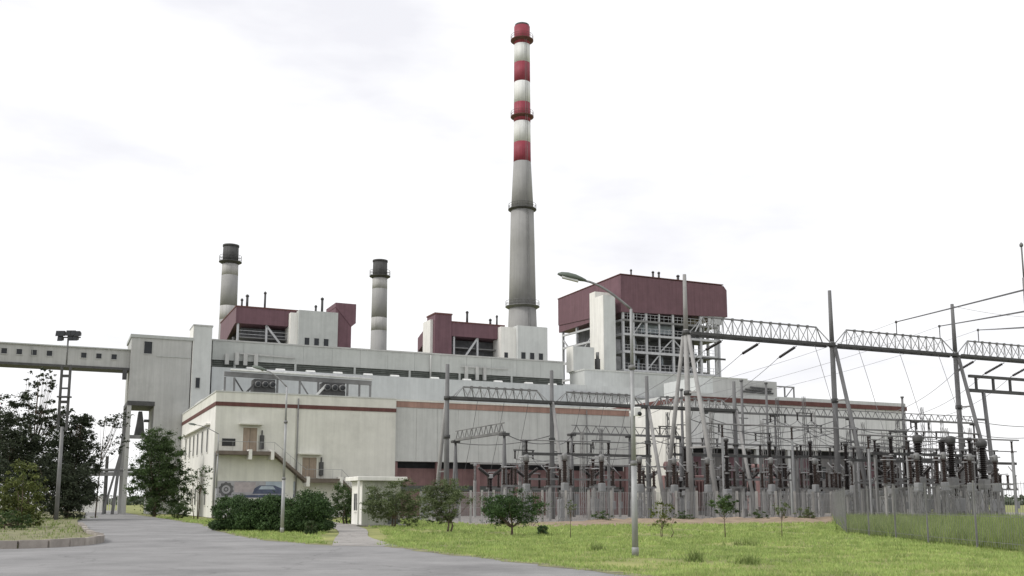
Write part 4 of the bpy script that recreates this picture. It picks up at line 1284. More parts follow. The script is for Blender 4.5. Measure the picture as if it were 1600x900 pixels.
# low steel bus frames that tie the equipment rows together
for i, (u0, u1, v, z) in enumerate(((22, 34, -26.6, 5.6), (40, 52, -24.8, 5.9), (53, 66, -24.8, 6.0), (67, 80, -24.8, 6.0), (44, 57, -16, 6.4), (60, 74, -16, 6.4), (76, 88, -16, 6.4), (48.6, 60, -39.2, 5.6), (50, 70, -35.2, 5.2))):
    t = thing("steel_bus_frame", "low grey steel bus frame, %s of nine between the equipment rows" % ORD[i], "bus frame", (u0, v, 0), "low bus frames")
    n = 4
    for k in range(n):
        u = u0 + (u1 - u0) * k / (n - 1)
        b = MB(); b.bar((u, v, 0), (u, v, z), .2); b.build("post", M_steelmid, t)
        b = MB(); b.lathe(sheds(1.0, .14, 7), 10, (u, v, z + .1), False); b.build("insulator", M_porcdark, t)
    b = MB(); b.bar((u0 - .4, v, z), (u1 + .4, v, z), .2, .24); b.build("beam", M_steeldark, t)
    b = MB(); b.bar((u0 - .2, v, z * .62), (u1 + .2, v, z * .62), .12, .16); b.build("tie_beam", M_steelmid, t)
    b = MB(); b.tube([(u0 - .6, v, z + 1.16), (u1 + .6, v, z + 1.16)], .05, 6); b.build("conductor_tube", M_steelmid, t)
for i, (v, z, u0, u1, lab) in enumerate(((-9, 5.38, 24, 90, "long tubular busbar carried on post insulators before the halls"),
                                         (-28.3, 8.6, 40, 74, "tubular busbar hung at mid height in the front bay"),
                                         (-36, 7.4, 50, 70, "dark tubular busbar crossing the right end of the yard"))):
    b = MB(); b.tube([(u0, v, z), (u1, v, z)], .07, 8)
    b.build("tubular_busbar", M_steelmid, label=lab, cat="busbar", base=(u0, v, z))
    if i:
        for u in np.linspace(u0 + 1, u1 - 1, 5):
            t = thing("bus_support", "slim bus support, %s from the left under the %s busbar" % (ORD[int(round((u - u0 - 1) / (u1 - u0 - 2) * 4))], "mid height" if i == 1 else "right end"), "bus support", (u, v, 0), "bus supports")
            b = MB(); b.bar((u, v, 0), (u, v, z - 1.2), .16); b.build("post", M_steel, t)
            b = MB(); b.lathe(sheds(1.1, .13, 8), 10, (u, v, z - 1.2), False); b.build("insulator", M_porc, t)

# marshalling kiosks and transformers in the yard
random.seed(5)
for i, (u, v) in enumerate(((23, -31.5), (30, -31.2), (37.5, -32.6), (43, -25), (50, -33), (57, -31.8), (63, -33), (68, -30))):
    t = thing("control_kiosk", "grey sheet-metal control kiosk, %s from the left among the yard stands" % ORD[i], "kiosk", (u, v, 0), "control kiosks")
    b = MB(); b.box(u - .5, u + .5, v - .35, v + .35, 0, .3); b.build("plinth", M_post, t)
    b = MB(); b.bbox(u - .45, u + .45, v - .3, v + .3, .3, 1.75, .04); k = b.build("cabinet", M_box, t)
    b = MB(); b.box(u - .01, u + .01, v - .315, v - .295, .36, 1.68); b.build("door_joint", M_steeldark, k)
for i, (u, v, lab) in enumerate(((52.5, -5, "maroon power transformer with radiators near the right hall's corner"), (66, -2.5, "maroon power transformer with radiators before the middle of the right hall"))):
    t = thing("power_transformer", lab, "transformer", (u, v, 0), "power transformers")
    b = MB(); b.bbox(u - 2.4, u + 2.4, v - 1.2, v + 1.2, .5, 4.6, .1); b.build("tank", M_maroon_wall, t)
    b = MB(); b.box(u - 2.8, u + 2.8, v - 1.6, v + 1.6, 0, .5); b.build("plinth", M_post, t)
    for k in range(10):
        b = MB(); b.box(u - 2.3 + k * .48, u - 2.15 + k * .48, v - 2.1, v - 1.25, .9, 4.2); b.build("radiator_fin", M_maroon_wall, t)
    b = MB(); b.tube([(u - 2.2, v + .5, 5.7), (u + 1.4, v + .5, 5.7)], .5, 14); b.build("conservator", M_maroon_wall, t)
    for s in (-1, 1):
        b = MB(); b.bar((u - .4 + s * 1.2, v + .5, 4.6), (u - .4 + s * 1.2, v + .5, 5.3), .18); b.build("conservator_leg", M_steelmid, t)
    for k in range(3):
        ins(t, 4.6, 1.6, .2, 10, M_porc, (u + k * 1.5 - 1.4, v - .4), "bushing")

# suspension strings and conductors
def string(p, q, L, lab, wlab, r=.16, wr=.028, sag=.8):
    p, q = Vector(p), Vector(q)
    d = (q - p).normalized()
    t = thing("insulator_string", lab, "insulator string", tuple(p), "insulator strings on the tall gantry")
    b = MB()
    n = 12
    for i in range(n):
        a = p + d * (.35 + (L - .5) * i / n); c = p + d * (.35 + (L - .5) * (i + .75) / n)
        b.tube([a, c], r, 8, r * .45)
    b.build("discs", M_porcdark, t)
    b = MB(); b.tube([p, p + d * .35], .04, 6); b.build("hook", M_steeldark, t)
    b = MB(); b.tube([p + d * (L - .15), p + d * (L + .1)], .05, 6); b.build("clamp", M_steel, t)
    wire(p + d * L, q, sag, wlab, wr, M_wirepale)
nm = ["left", "middle", "right"]
for k, u in enumerate((43.6, 48.0, 52.6)):
    string((u, -25.3, 17.0), (u - 1.0, -4, 12.2 - k), 2.9, "%s insulator string hanging from the gantry's first span" % nm[k], "conductor sagging from the %s string of the first span towards the halls" % nm[k])
for k, u in enumerate((77.5, 82.0, 86.5)):
    string((u, -25.3, 17.0), (u - 1.0, -12.2, 12.0), 2.9, "%s insulator string hanging from the gantry's last span" % nm[k], "conductor sagging from the %s string of the last span towards the portal" % nm[k])
# line wires leaving over the camera's right side
ends = [(31.5, 60, 14.5), (31.4, 60, 13.15), (31.3, 60, 12.15)]
for k, (u, nmz) in enumerate(((65.4, "highest"), (71.6, "middle"), (77.4, "lowest"))):
    s = PW(u, -26, 20.3); e = Vector(ends[k]); e2 = s + (e - s) * 1.9
    wire(tuple(s), tuple(e2), .04, "%s of the three line wires rising to the right edge" % nmz, .065, M_wire, frame='W')
    s0 = PW(u, -26, 20.3); s1 = PW(50 + 5 * k, -5, 14)
    wire(tuple(s0), tuple(s1), .5, "%s-line tail wire dropping back from the gantry spike" % nmz, .022, M_wirepale, frame='W')
# droppers
for k, u in enumerate((54.3, 60.0, 65.6, 71.2)):
    wire((u, -26, 17.1), (u + .5, -28.3, 8.7), -.15, "thin vertical dropper, %s from the left below the tall gantry beam" % ORD[k], .024, M_wirepale, "droppers")
for k, u in enumerate((19.6, 22.2, 24.6, 30, 32.5, 35, 40, 42.6, 45.2)):
    wire((u, -21.5, 10.5), (u + .4, -17.5, 4.4), .25, "short dropper, %s from the left below the lower gantry beam" % ORD[k], .02, M_wire, "droppers")
# flexible busbars between gantries and portals
k = 0
for (p, q, sg) in (((20.7, -13.3, 7.2), (27, -21.5, 7.6), .5), ((20.7, -24.9, 7.4), (27, -21.5, 6.9), .4), ((27, -21.5, 7.0), (34, -12, 8.3), .5), ((47.4, -12, 8.3), (50.6, -12, 11), .6),
                   ((50.6, -12, 11.0), (60.4, -12, 10.8), .9), ((60.4, -12, 10.8), (71.5, -12, 10.6), 1.1), ((71.5, -12, 10.6), (82, -12, 10.8), 1.0),
                   ((50.6, -12, 9.6), (60.4, -13, 9.2), 1.0), ((60.4, -12, 9.0), (71.5, -13, 8.8), 1.1), ((47.6, -21.5, 8.6), (56.5, -26, 8.4), .7), ((56.5, -26, 8.0), (73.7, -26, 8.6), 1.2),
                   ((38.9, -26, 9.2), (56.5, -26, 9.6), 1.3), ((37.3, -21.5, 7.6), (47.6, -21.5, 7.4), .7), ((27, -21.5, 6.2), (37.3, -21.5, 6.0), .6), ((73.7, -26, 9.0), (91, -26, 9.6), .8), ((73.7, -26, 10.4), (91, -26, 10.2), .5)):
    wire(p, q, sg, "sagging flexible busbar, %s from the left among the yard's mid-height spans" % ORD[k], .045, M_wire, "flexible busbars")
    k += 1
for k, (u, v) in enumerate(((42, -28.3), (46.4, -28.3), (51, -28.3), (60.2, -28.3), (64.6, -28.3), (69.2, -28.3))):
    wire((u, v, 8.6), (u + 1, v, 4.4), .2, "curved jumper, %s from the left below the mid-height busbar" % ORD[k], .022, M_wire, "jumpers")
# thin guy wires over the yard
for k, (p, q) in enumerate((((56.55, -26, 22.8), (73.7, -26, 22.7)), ((73.7, -26, 22.7), (91.2, -26, 22.7)))):
    if k:
        wire(p, q, .4, "earth wire between the tall gantry's pole tops at the right edge", .02, M_wirepale)
# lightning mast at the right edge
lm = thing("lightning_mast", "slim lightning mast tip at the right edge of the sky", "mast", (35.9, 70, 0), frame='W')
b = MB(); b.tube([(36.8, 70, 0), (36.8, 70, 17.5)], .2, 8, .12); b.build("pole", M_steelmid, lm)
b = MB(); b.tube([(36.8, 70, 17.5), (36.8, 70, 19.9)], .06, 6); b.lathe([(.12, 0), (.14, .15), (.05, .3)], 8, (36.8, 70, 19.8)); b.build("spike", M_steelmid, lm)
# slim stand-alone yard poles
for k, (u, v, h, nmx) in enumerate(((62.5, -8, 15.6, "left of the raking gantry leg"), (78.0, -14, 14.0, "right of the grey hall's end"), (80.6, -20, 11, "between gantry and right edge"), (45.0, -16, 13.2, "behind the tripod gantry pole"), (52.0, -17, 14.4, "mid yard before the right hall"))):
    b = MB(); b.tube([(u, v, 0), (u, v, h)], .19, 10, .13); b.lathe([(.2, -.1), (.2, .1)], 10, (u, v, h)); b.bar((u - .7, v, h * .72), (u + .7, v, h * .72), .1)
    b.build("yard_pole", M_polegrey, label="slim grey yard pole %s" % nmx, cat="pole", group="slim yard poles", base=(u, v, 0))

random.seed(77)
mast_m = [M_polegrey, M_pole, M_steelmid]
spots = [(26.5, -16.5, 7.5), (31.5, -19, 8.2), (36.4, -14, 9.0), (41.5, -18.6, 10.5), (46.2, -19.4, 11.0), (49.4, -14.6, 9.6), (53.4, -21, 12.2), (56.0, -15.2, 10.4), (58.8, -18.8, 12.8),
         (61.4, -22.4, 9.0), (64.0, -14.4, 11.8), (66.2, -19.6, 10.2), (68.8, -23, 12.0), (71.6, -17, 9.4), (74.2, -21.4, 10.8), (76.6, -18.2, 12.4), (79.0, -22.6, 9.8), (81.6, -16.4, 11.4), (56.2, -34.4, 9.2), (61.6, -35, 8.4)]
for k, (u, v, h) in enumerate(spots):
    t = thing("lattice_mast", "thin lattice mast with crossarm, %s of twenty across the yard from left" % ORD[k], "mast", (u, v, 0), "thin lattice masts")
    b = MB()
    for sx, sy in ((-1, -1), (1, -1), (1, 1), (-1, 1)):
        b.bar((u + sx * .24, v + sy * .24, 0), (u + sx * .11, v + sy * .11, h), .055)
    n = int(h / .9)
    for i in range(n):
        w0, w1 = .24 - .13 * i / n, .24 - .13 * (i + 1) / n
        sg = 1 if i % 2 else -1
        for sy in (-1, 1):
            b.bar((u - sg * w0, v + sy * w0, h * i / n), (u + sg * w1, v + sy * w1, h * (i + 1) / n), .03)
    b.build("lattice_shaft", mast_m[k % 3], t)
    b = MB(); b.bar((u - 1.1, v, h * .86), (u + 1.1, v, h * .86), .1); b.build("crossarm", M_steeldark, t)
    for sx in (-1, 1):
        b = MB(); b.lathe(sheds(.75, .11, 6), 8, (u + sx * .95, v, h * .86 - .82), False); b.build("insulator", M_porcdark, t)
pairs = [(0, 1), (1, 2), (2, 3), (3, 4), (4, 6), (5, 7), (6, 8), (7, 10), (8, 9), (8, 11), (10, 13), (11, 12), (12, 14), (13, 15), (14, 16), (15, 17), (18, 19), (9, 12)]
for k, (i, j) in enumerate(pairs):
    a_, c_ = spots[i], spots[j]
    for sx, nm_ in ((-.95, "left"), (.95, "right")):
        wire((a_[0] + sx, a_[1], a_[2] * .86 - .85), (c_[0] + sx, c_[1], c_[2] * .86 - .85), .5, "%s wire of the %s pair slung between the thin lattice masts" % (nm_, ORD[k]), .026, M_wire, "mast wires")
for k, (u, v, h) in enumerate(spots):
    wire((u + .95, v, h * .86 - .85), (u + random.uniform(.5, 2.2), v + random.uniform(-2, 2), 4.8), .2, "slack drop wire from the %s thin lattice mast" % ORD[k], .02, M_wire, "mast drop wires")

# ------------------------------------------------------------------ fences
def fence(name, label, pts, h, gap, post_m, post_w, bar_gap, bar_r, bar_m, frame='W'):
    t = thing(name, label, "fence", (*pts[0], 0), frame=frame)
    allb = MB()
    for i in range(len(pts) - 1):
        p, q = Vector((*pts[i], 0)), Vector((*pts[i + 1], 0))
        L = (q - p).length
        n = max(1, int(round(L / gap)))
        for k in range(n + (1 if i == len(pts) - 2 else 0)):
            c = p.lerp(q, k / n)
            b = MB(); b.box(c.x - post_w / 2, c.x + post_w / 2, c.y - post_w / 2, c.y + post_w / 2, 0, h + .12); b.build("post", post_m, t)
        for z in (.25, h * .5, h - .05):
            b = MB(); b.tube([p + Vector((0, 0, z)), q + Vector((0, 0, z))], .009, 4); b.build("rail", bar_m, t)
        nb = int(L / bar_gap)
        for k in range(nb):
            c = p.lerp(q, (k + .5) / nb)
            s = random.uniform(-.012, .012)
            allb.bar((c.x + s, c.y, .1), (c.x - s, c.y, h + random.uniform(-.02, .02)), bar_r * 2)
    o = allb.build("fence_bars", bar_m, t)
    o["kind"] = "stuff"
    return t
random.seed(8)
fence("yard_fence", "pale fence with concrete posts along the front of the switchyard", [S2(13.5, -24), S2(14.5, -37), S2(45.5, -37.1)], 2.3, 2.0, M_post, .17, .15, .011, M_steel)
fence("wire_fence", "near wire fence with dark posts and tall grass behind it on the right", [S2(45.5, -37.1), (16.9, 51.1), (16.2, 39.4), (15.9, 30.5)], 2.2, 3.9, M_steelmid, .05, .17, .0042, M_steelmid)

# ------------------------------------------------------------------ gate and pipe bridge far left
gt = thing("pipe_bridge", "low pipe bridge crossing the road beyond the left trees", "pipe bridge", (-62, 130, 0), frame='W')
for x in (-61.5, -52.6, -44.5):
    b = MB(); b.bar((x, 130, 0), (x, 130, 5.0), .35); b.build("post", M_steeldark, gt)
b = MB(); b.bar((-62, 130, 5.1), (-44, 130, 5.1), .5, .5); b.build("beam", M_steelmid, gt)
b = MB(); b.tube([(-62, 129.8, 5.6), (-44, 129.8, 5.6)], .2, 8); b.build("pipe", M_steelmid, gt)
b = MB(); b.bar((-52.6, 130, 5.1), (-52.6, 130, 7.4), .3); b.build("post_top", M_steeldark, gt)
gg = thing("road_gate", "far pale barred road gate between square posts", "gate", (-54, 138, 0), frame='W')
for x in (-60.5, -53.3):
    b = MB(); b.bbox(x - .35, x + .35, 137.6, 138.3, 0, 2.9, .06); b.build("gate_post", M_white, gg)
for s, x0 in ((0, -60.1), (1, -56.85)):
    b = MB()
    b.bar((x0, 138, .3), (x0 + 3.15, 138, .3), .1); b.bar((x0, 138, 2.3), (x0 + 3.15, 138, 2.3), .1)
    l_ = b.build("gate_leaf", M_wpaint, gg)
    for k in range(11):
        b = MB(); b.bar((x0 + .05 + k * .305, 138, .3), (x0 + .05 + k * .305, 138, 2.3), .06); b.build("gate_bar", M_wpaint, l_)
bw = thing("boundary_wall", "low pale boundary wall far behind the gate", "wall", (-120, 150, 0), frame='W')
b = MB(); b.box(-140, -61, 150, 150.3, 0, 2.3); b.build("wall_run", M_white, bw)
b = MB(); b.box(-140, -61, 149.95, 150.35, 2.3, 2.42); b.build("coping", M_tower, bw)

# ------------------------------------------------------------------ vegetation
L_dark = leaf_mat("dark_tree_leaves", (0.022, 0.032, 0.018), (0.065, 0.080, 0.045))
L_mid = leaf_mat("mid_green_leaves", (0.035, 0.065, 0.020), (0.085, 0.130, 0.045))
L_hedge = leaf_mat("hedge_leaves", (0.026, 0.056, 0.018), (0.080, 0.135, 0.045))
L_pale = leaf_mat("grey_green_leaves", (0.070, 0.100, 0.042), (0.160, 0.190, 0.090))
L_yel = leaf_mat("yellow_green_leaves", (0.060, 0.085, 0.022), (0.175, 0.195, 0.060))
L_grass = leaf_mat("lawn_grass_blades", (0.215, 0.32, 0.085), (0.43, 0.50, 0.185), 0.3, 0.3)
L_tall = leaf_mat("tall_weed_blades", (0.135, 0.20, 0.055), (0.29, 0.34, 0.13), 0.3, 0.25)
L_far = leaf_mat("far_tree_leaves", (0.055, 0.075, 0.050), (0.100, 0.120, 0.085))

def leaf_cloud(rng, blobs, n, size, aspect=.55, shell=.5, soft=False):
    """n leaf quads spread through lumpy blobs: (cx,cy,cz, rx,ry,rz, weight)"""
    bl = np.array(blobs, dtype=float)
    w = bl[:, 6] / bl[:, 6].sum()
    idx = rng.choice(len(bl), n, p=w)
    d = rng.normal(size=(n, 3)); d /= np.linalg.norm(d, axis=1)[:, None]
    if soft:
        rad = np.minimum(np.abs(rng.normal(0, .62, n)), 1.5)
    else:
        rad = rng.random(n) ** (1 / 3.0)
        rad = rad * (1 - shell) + shell * (1 - .35 * rng.random(n) ** 1.6)
    c = bl[idx, :3] + d * rad[:, None] * bl[idx, 3:6]
    nrm = d * .6 + rng.normal(size=(n, 3)) * .7 + np.array([0, 0, .35])
    nrm /= np.linalg.norm(nrm, axis=1)[:, None]
    t = np.cross(nrm, rng.normal(size=(n, 3))); t /= np.linalg.norm(t, axis=1)[:, None]
    s = np.cross(nrm, t)
    L = size * (.6 + .8 * rng.random(n))[:, None]
    W = L * aspect
    v = np.stack([c - t * L * .5, c + s * W * .5 - t * L * .05, c + t * L * .5, c - s * W * .5 - t * L * .05], axis=1)
    return v.reshape(-1, 3)

def tree(name, label, X, Y, h, trunk_h, trunk_r, crown, n, size, m, seed, group=None, limbs=7, z0=0.0, sub=5, shell=.5, cat="tree", spread=.75, n_stems=1, fill=.72):
    """crown: list of main blobs (dx,dy,z, rx,ry,rz); each is broken into smaller clumps"""
    rng = np.random.default_rng(seed)
    t = thing(name, label, cat, (X, Y, z0), group, frame='W')
    t.location = (X, Y, z0)
    BASE[t.name] = (0, 0, 0)
    blobs = []
    for (dx, dy, z, rx, ry, rz) in crown:
        if fill:
            blobs.append((dx, dy, z, rx * fill, ry * fill, rz * fill, rx * ry * fill * sub * .12))
        for k in range(sub * 4):
            d = rng.normal(size=3); d /= np.linalg.norm(d)
            f = (.35 + .72 * rng.random() ** .7) * spread / .75
            q = .10 + .20 * rng.random() ** 1.5
            rr = (rx + ry + rz) / 3
            blobs.append((dx + d[0] * rx * f, dy + d[1] * ry * f, max(.15, z + d[2] * rz * f), rx * q * 1.25, ry * q * 1.25, rr * q * .8, rx * ry * q))
    b = MB()
    top = max(c[2] for c in crown)
    for sidx in range(n_stems):
        ox, oy = (0, 0) if n_stems == 1 else (rng.uniform(-.25, .25), rng.uniform(-.25, .25))
        ex, ey = rng.uniform(-.15, .15) * h * .3 + ox * 2, rng.uniform(-.15, .15) * h * .3 + oy * 2
        mid = Vector((ox + ex * .3, oy + ey * .3, trunk_h * .55))
        b.tube([Vector((ox, oy, -.05)), mid, Vector((ex * .6, ey * .6, trunk_h)), Vector((ex, ey, top))], trunk_r, 8, trunk_r * .25)
    b.build("trunk", M_bark, t)
    b = MB()
    for k in range(min(limbs * 3, len(blobs))):
        bl = blobs[int(rng.integers(len(blobs)))]
        st = Vector((ex * .5, ey * .5, trunk_h * rng.uniform(.75, 1.05)))
        en = Vector(bl[:3])
        mid = st.lerp(en, .5) + Vector((0, 0, -.08 * (en - st).length))
        b.tube([st, mid, en], trunk_r * .32, 5, trunk_r * .07)
    b.build("limbs", M_bark, t)
    np_mesh("crown", leaf_cloud(rng, blobs, int(n * 1.5), size * .82, shell=shell, soft=True), 4, m, t)
    return t

# dark trees on the left verge
V = .15
tree("verge_tree", "tall dark tree with sparse ragged top, leftmost on the verge", -43.2, 86, 12, 5.0, .22, [(0, 0, 4.4, 3.6, 2.8, 4.2), (-2.2, 0, 6.8, 2.8, 2.2, 2.8), (2.2, 0, 5.8, 2.3, 1.8, 2.8)], 34000, .21, L_dark, 1, "dark trees on the verge", z0=V, sub=22, limbs=14)
tree("verge_tree", "thin open-crowned tree showing sky through, above the leftmost dark tree", -42.6, 88.5, 12, 6.4, .13, [(-.6, 0, 9.4, 2.6, 1.6, 1.5), (.5, 0, 12.0, 1.1, .9, 1.0), (1.8, 0, 9.0, 1.6, 1.0, .8)], 4200, .26, L_dark, 18, "dark trees on the verge", z0=V, sub=11, fill=0, limbs=16, spread=.95)
tree("verge_tree", "dark bushy tree right behind the floodlight mast", -39.3, 89, 9, 2.4, .2, [(0, 0, 3.4, 2.7, 2.2, 3.5), (-.2, 0, 7.0, 2.0, 1.6, 2.0), (.9, 0, 8.5, 1.0, .8, .7), (1.2, 0, 5.4, 1.5, 1.3, 2.0)], 26000, .2, L_dark, 2, "dark trees on the verge", z0=V, sub=22, limbs=14)
tree("verge_tree", "wispy side limb tree leaning out right of the floodlight mast", -38.0, 92, 9, 6, .07, [(.9, 0, 8.7, 1.4, .8, .5), (1.9, 0, 9.3, .8, .4, .25), (1.5, 0, 6.6, .9, .7, .9)], 900, .22, L_dark, 19, "dark trees on the verge", z0=V, sub=9, fill=0, spread=.95)
tree("verge_tree", "low dark tree filling the gap left of the floodlight mast", -38.3, 84.5, 6, 1.2, .16, [(0, 0, 2.8, 2.9, 2.2, 3.1), (1.6, 0, 1.8, 1.5, 1.4, 1.9)], 18000, .19, L_dark, 3, "dark trees on the verge", z0=V, sub=24)
tree("verge_tree", "low dark tree at the picture's left edge behind the pale bush", -41.0, 76, 6, 1.8, .18, [(0, 0, 3.0, 3.0, 2.4, 3.0)], 13000, .19, L_dark, 13, "dark trees on the verge", z0=V, sub=24)
tree("verge_bush", "yellow-green bush in front of the dark trees at the left edge", -27.2, 56, 3.4, .8, .08, [(0, 0, 2.0, 1.1, .9, 1.7), (-1.1, .3, 1.5, 1.0, .9, 1.4), (.5, 0, .8, .8, .7, .8)], 7000, .16, L_yel, 4, z0=V, sub=16, n_stems=3, cat="bush", fill=.55)
tree("verge_bush", "low straggly bush at the verge edge under the yellow-green bush", -25.6, 51.5, 1.5, .3, .04, [(0, 0, .45, 1.2, .6, .45)], 1300, .13, L_mid, 14, z0=V, sub=9, n_stems=3, cat="bush", fill=.4)
tree("round_tree", "green full tree before the coal transfer tower", -37.6, 106, 9.5, 2.4, .2, [(-.2, 0, 3.8, 2.9, 2.4, 3.6), (.2, 0, 7.0, 2.4, 2.0, 2.3), (1.9, 0, 3.2, 2.0, 1.7, 2.8)], 34000, .2, L_mid, 5, sub=22, limbs=14)
tree("wispy_shrub", "wispy tall shrub against the sunlit side wall of the annex", -29.6, 94.8, 5.2, 2.6, .045, [(0, 0, 3.4, 1.2, 1, 1.3), (.8, 0, 4.6, .6, .5, .4)], 900, .16, L_mid, 6, sub=14, cat="shrub", n_stems=3, fill=0)
tree("low_bush", "low dark bush at the foot of the annex side wall", -30.6, 92.5, 1.6, .4, .05, [(0, 0, .8, 1.3, .9, .8)], 2800, .14, L_mid, 61, sub=12, cat="bush")
# clipped shrubs
def shrub(label, X, Y, r, h, n, seed, m=L_hedge, size=.105):
    rng = np.random.default_rng(seed)
    t = thing("clipped_shrub", label, "shrub", (X, Y, 0), "clipped shrubs by the road", frame='W')
    BASE[t.name] = (0, 0, 0)
    b = MB()
    for k in range(5):
        a = k * 1.26
        b.tube([(0.05 * math.cos(a), .05 * math.sin(a), 0), (r * .35 * math.cos(a), r * .35 * math.sin(a), h * .5), (r * .6 * math.cos(a), r * .6 * math.sin(a), h * .72)], .035, 6, .01)
    b.build("stems", M_bark, t)
    blobs = [(0, 0, h * .5, r * .82, r * .82, h * .44, r * r * 2.5)]
    for k in range(30):
        d = rng.normal(size=3); d /= np.linalg.norm(d)
        q = rng.uniform(.16, .48)
        blobs.append((d[0] * r * .62, d[1] * r * .62, h * .5 + d[2] * h * .42, r * q, r * q, h * q * .5, r * r * q * .9))
    for k in range(10):
        an = rng.uniform(0, 6.28)
        blobs.append((math.cos(an) * r * .7, math.sin(an) * r * .7, h * .16, r * .3, r * .3, h * .14, r * r * .3))
    blobs = [(b_[0], b_[1], max(b_[2], b_[5] * .8), *b_[3:]) for b_ in blobs]
    v1 = leaf_cloud(rng, blobs, int(n * .9), size, .6, .4)
    v2 = leaf_cloud(rng, [(b_[0] * 1.12, b_[1] * 1.12, b_[2] * 1.06, b_[3] * .75, b_[4] * .75, b_[5] * .8, b_[6]) for b_ in blobs[1:]], int(n * .55), size, .5, soft=True)
    np_mesh("foliage", np.concatenate([v1, v2]), 4, m, t)
    return t
shrub("clipped dark shrub at the left end of the group before the mural", -15.6, 56.2, 1.35, 1.9, 13000, 31)
shrub("clipped dark shrub second from left, with a lighter crest", -14.0, 55.2, 1.4, 1.65, 13000, 32)
shrub("clipped dark shrub left of the thin street lamp, the lowest in the group", -12.6, 54.8, 1.4, 1.9, 13000, 33)
shrub("largest clipped dark shrub, right of the thin street lamp", -11.0, 54.0, 1.6, 2.15, 16000, 34)
shrub("tiny bush beside the path at the clipped shrubs' right end", -9.9, 49.8, .42, .62, 1800, 35, L_mid, .08)
tree("leafy_bush", "tall green bush between the clipped shrubs and the guard hut", -11.7, 72, 3.3, .8, .08, [(0, 0, 1.6, 1.2, 1.1, 1.6), (.7, 0, 1.1, .9, .8, 1.1), (-.9, 0, 1.1, .8, .7, 1.0)], 9500, .12, L_mid, 7, sub=18, cat="bush", n_stems=4)
tree("airy_tree", "airy grey-green tree in front of the guard hut", -7.3, 62.2, 2.9, .7, .07, [(-.1, 0, 1.7, 1.75, 1.1, 1.35), (1.0, 0, 1.2, 1.1, .8, 1.15), (-.9, 0, 1.4, 1.0, .8, 1.2)], 13000, .105, L_pale, 8, sub=20, n_stems=2, fill=.6)
tree("airy_tree", "grey-green twin-stemmed tree on the lawn right of the guard hut", -3.4, 52.3, 2.7, .6, .06, [(0, 0, 1.75, 1.35, 1.0, 1.05), (-.5, 0, 1.4, 1.0, .7, 1.05)], 10000, .095, L_pale, 9, sub=20, n_stems=2, fill=.6)
tree("round_bush", "dark rounded bush on a short trunk at lawn's centre", 0.0, 47.6, 2.1, .45, .07, [(0, 0, 1.3, 1.45, 1.1, .8)], 11000, .095, L_hedge, 10, sub=30, cat="bush")
shrub("tiny dark bush alone on the lawn right of the round bush", 1.5, 49.6, .3, .42, 1000, 36, L_hedge, .08)
tree("sapling", "leafy young tree with thin bare stem on the lawn before the yard", 9.3, 44.1, 2.0, 1.0, .025, [(0, 0, 1.45, .68, .6, .42)], 1500, .11, L_mid, 11, sub=8, cat="sapling", group="saplings")
tree("sapling", "sparse yellowish sapling just right of the near street lamp", 6.7, 44.6, 1.8, .5, .022, [(0, 0, 1.0, .65, .5, .55)], 520, .11, L_yel, 12, sub=7, cat="sapling", group="saplings", n_stems=3)
tree("sapling", "very thin sapling with few leaves right of the leafy young tree", 11.9, 44.6, 1.6, .9, .018, [(0, 0, 1.25, .4, .4, .45)], 260, .10, L_pale, 15, sub=5, cat="sapling", group="saplings")
tree("sapling", "bare stick-like sapling left of the near street lamp", 2.55, 44.0, 1.6, 1.0, .018, [(0, 0, 1.35, .25, .25, .35)], 130, .09, L_pale, 16, sub=5, cat="sapling", group="saplings")
tree("low_bush", "low dull purple-green bush at the yard fence's foot", 23.5, 80.5, 1.2, .3, .03, [(0, 0, .6, .9, .7, .55)], 1200, .13, L_pale, 17, sub=6, cat="bush", n_stems=3)
for i, (x, y, lab) in enumerate(((6.6, 73.5, "left"), (13.0, 76.0, "middle"), (19.4, 79.0, "right"))):
    tree("fence_weed", "straggly weed clump at the yard fence's foot, %s one of three" % lab, x, y, 1.0, .2, .02, [(0, 0, .5, .8, .4, .45)], 700, .12, L_mid, 70 + i, group="weeds along the yard fence", sub=6, cat="weed", n_stems=3)

# lawn grass (nobody could count it)
def in_poly(poly, x, y):
    inside = np.zeros(len(x), bool)
    n = len(poly)
    for i in range(n):
        x0, y0 = poly[i]; x1, y1 = poly[(i + 1) % n]
        cond = ((y0 > y) != (y1 > y))
        xx = (x1 - x0) * (y - y0) / ((y1 - y0) if abs(y1 - y0) > 1e-9 else 1e-9) + x0
        inside ^= cond & (x < xx)
    return inside

def blades(rng, x, y, hmin, hmax, w, per):
    n = len(x)
    x = np.repeat(x, per) + rng.normal(0, .05, n * per)
    y = np.repeat(y, per) + rng.normal(0, .05, n * per)
    k = n * per
    h = hmin + (hmax - hmin) * rng.random(k) ** 1.5
    a = rng.random(k) * 2 * np.pi
    lean = h * (.15 + .6 * rng.random(k))
    la = rng.random(k) * 2 * np.pi
    ww = w * (.6 + .8 * rng.random(k))
    v = np.zeros((k, 3, 3))
    v[:, 0] = np.stack([x - np.cos(a) * ww, y - np.sin(a) * ww, np.full(k, -.01)], 1)
    v[:, 1] = np.stack([x + np.cos(a) * ww, y + np.sin(a) * ww, np.full(k, -.01)], 1)
    v[:, 2] = np.stack([x + np.cos(la) * lean, y + np.sin(la) * lean, h], 1)
    return v.reshape(-1, 3)

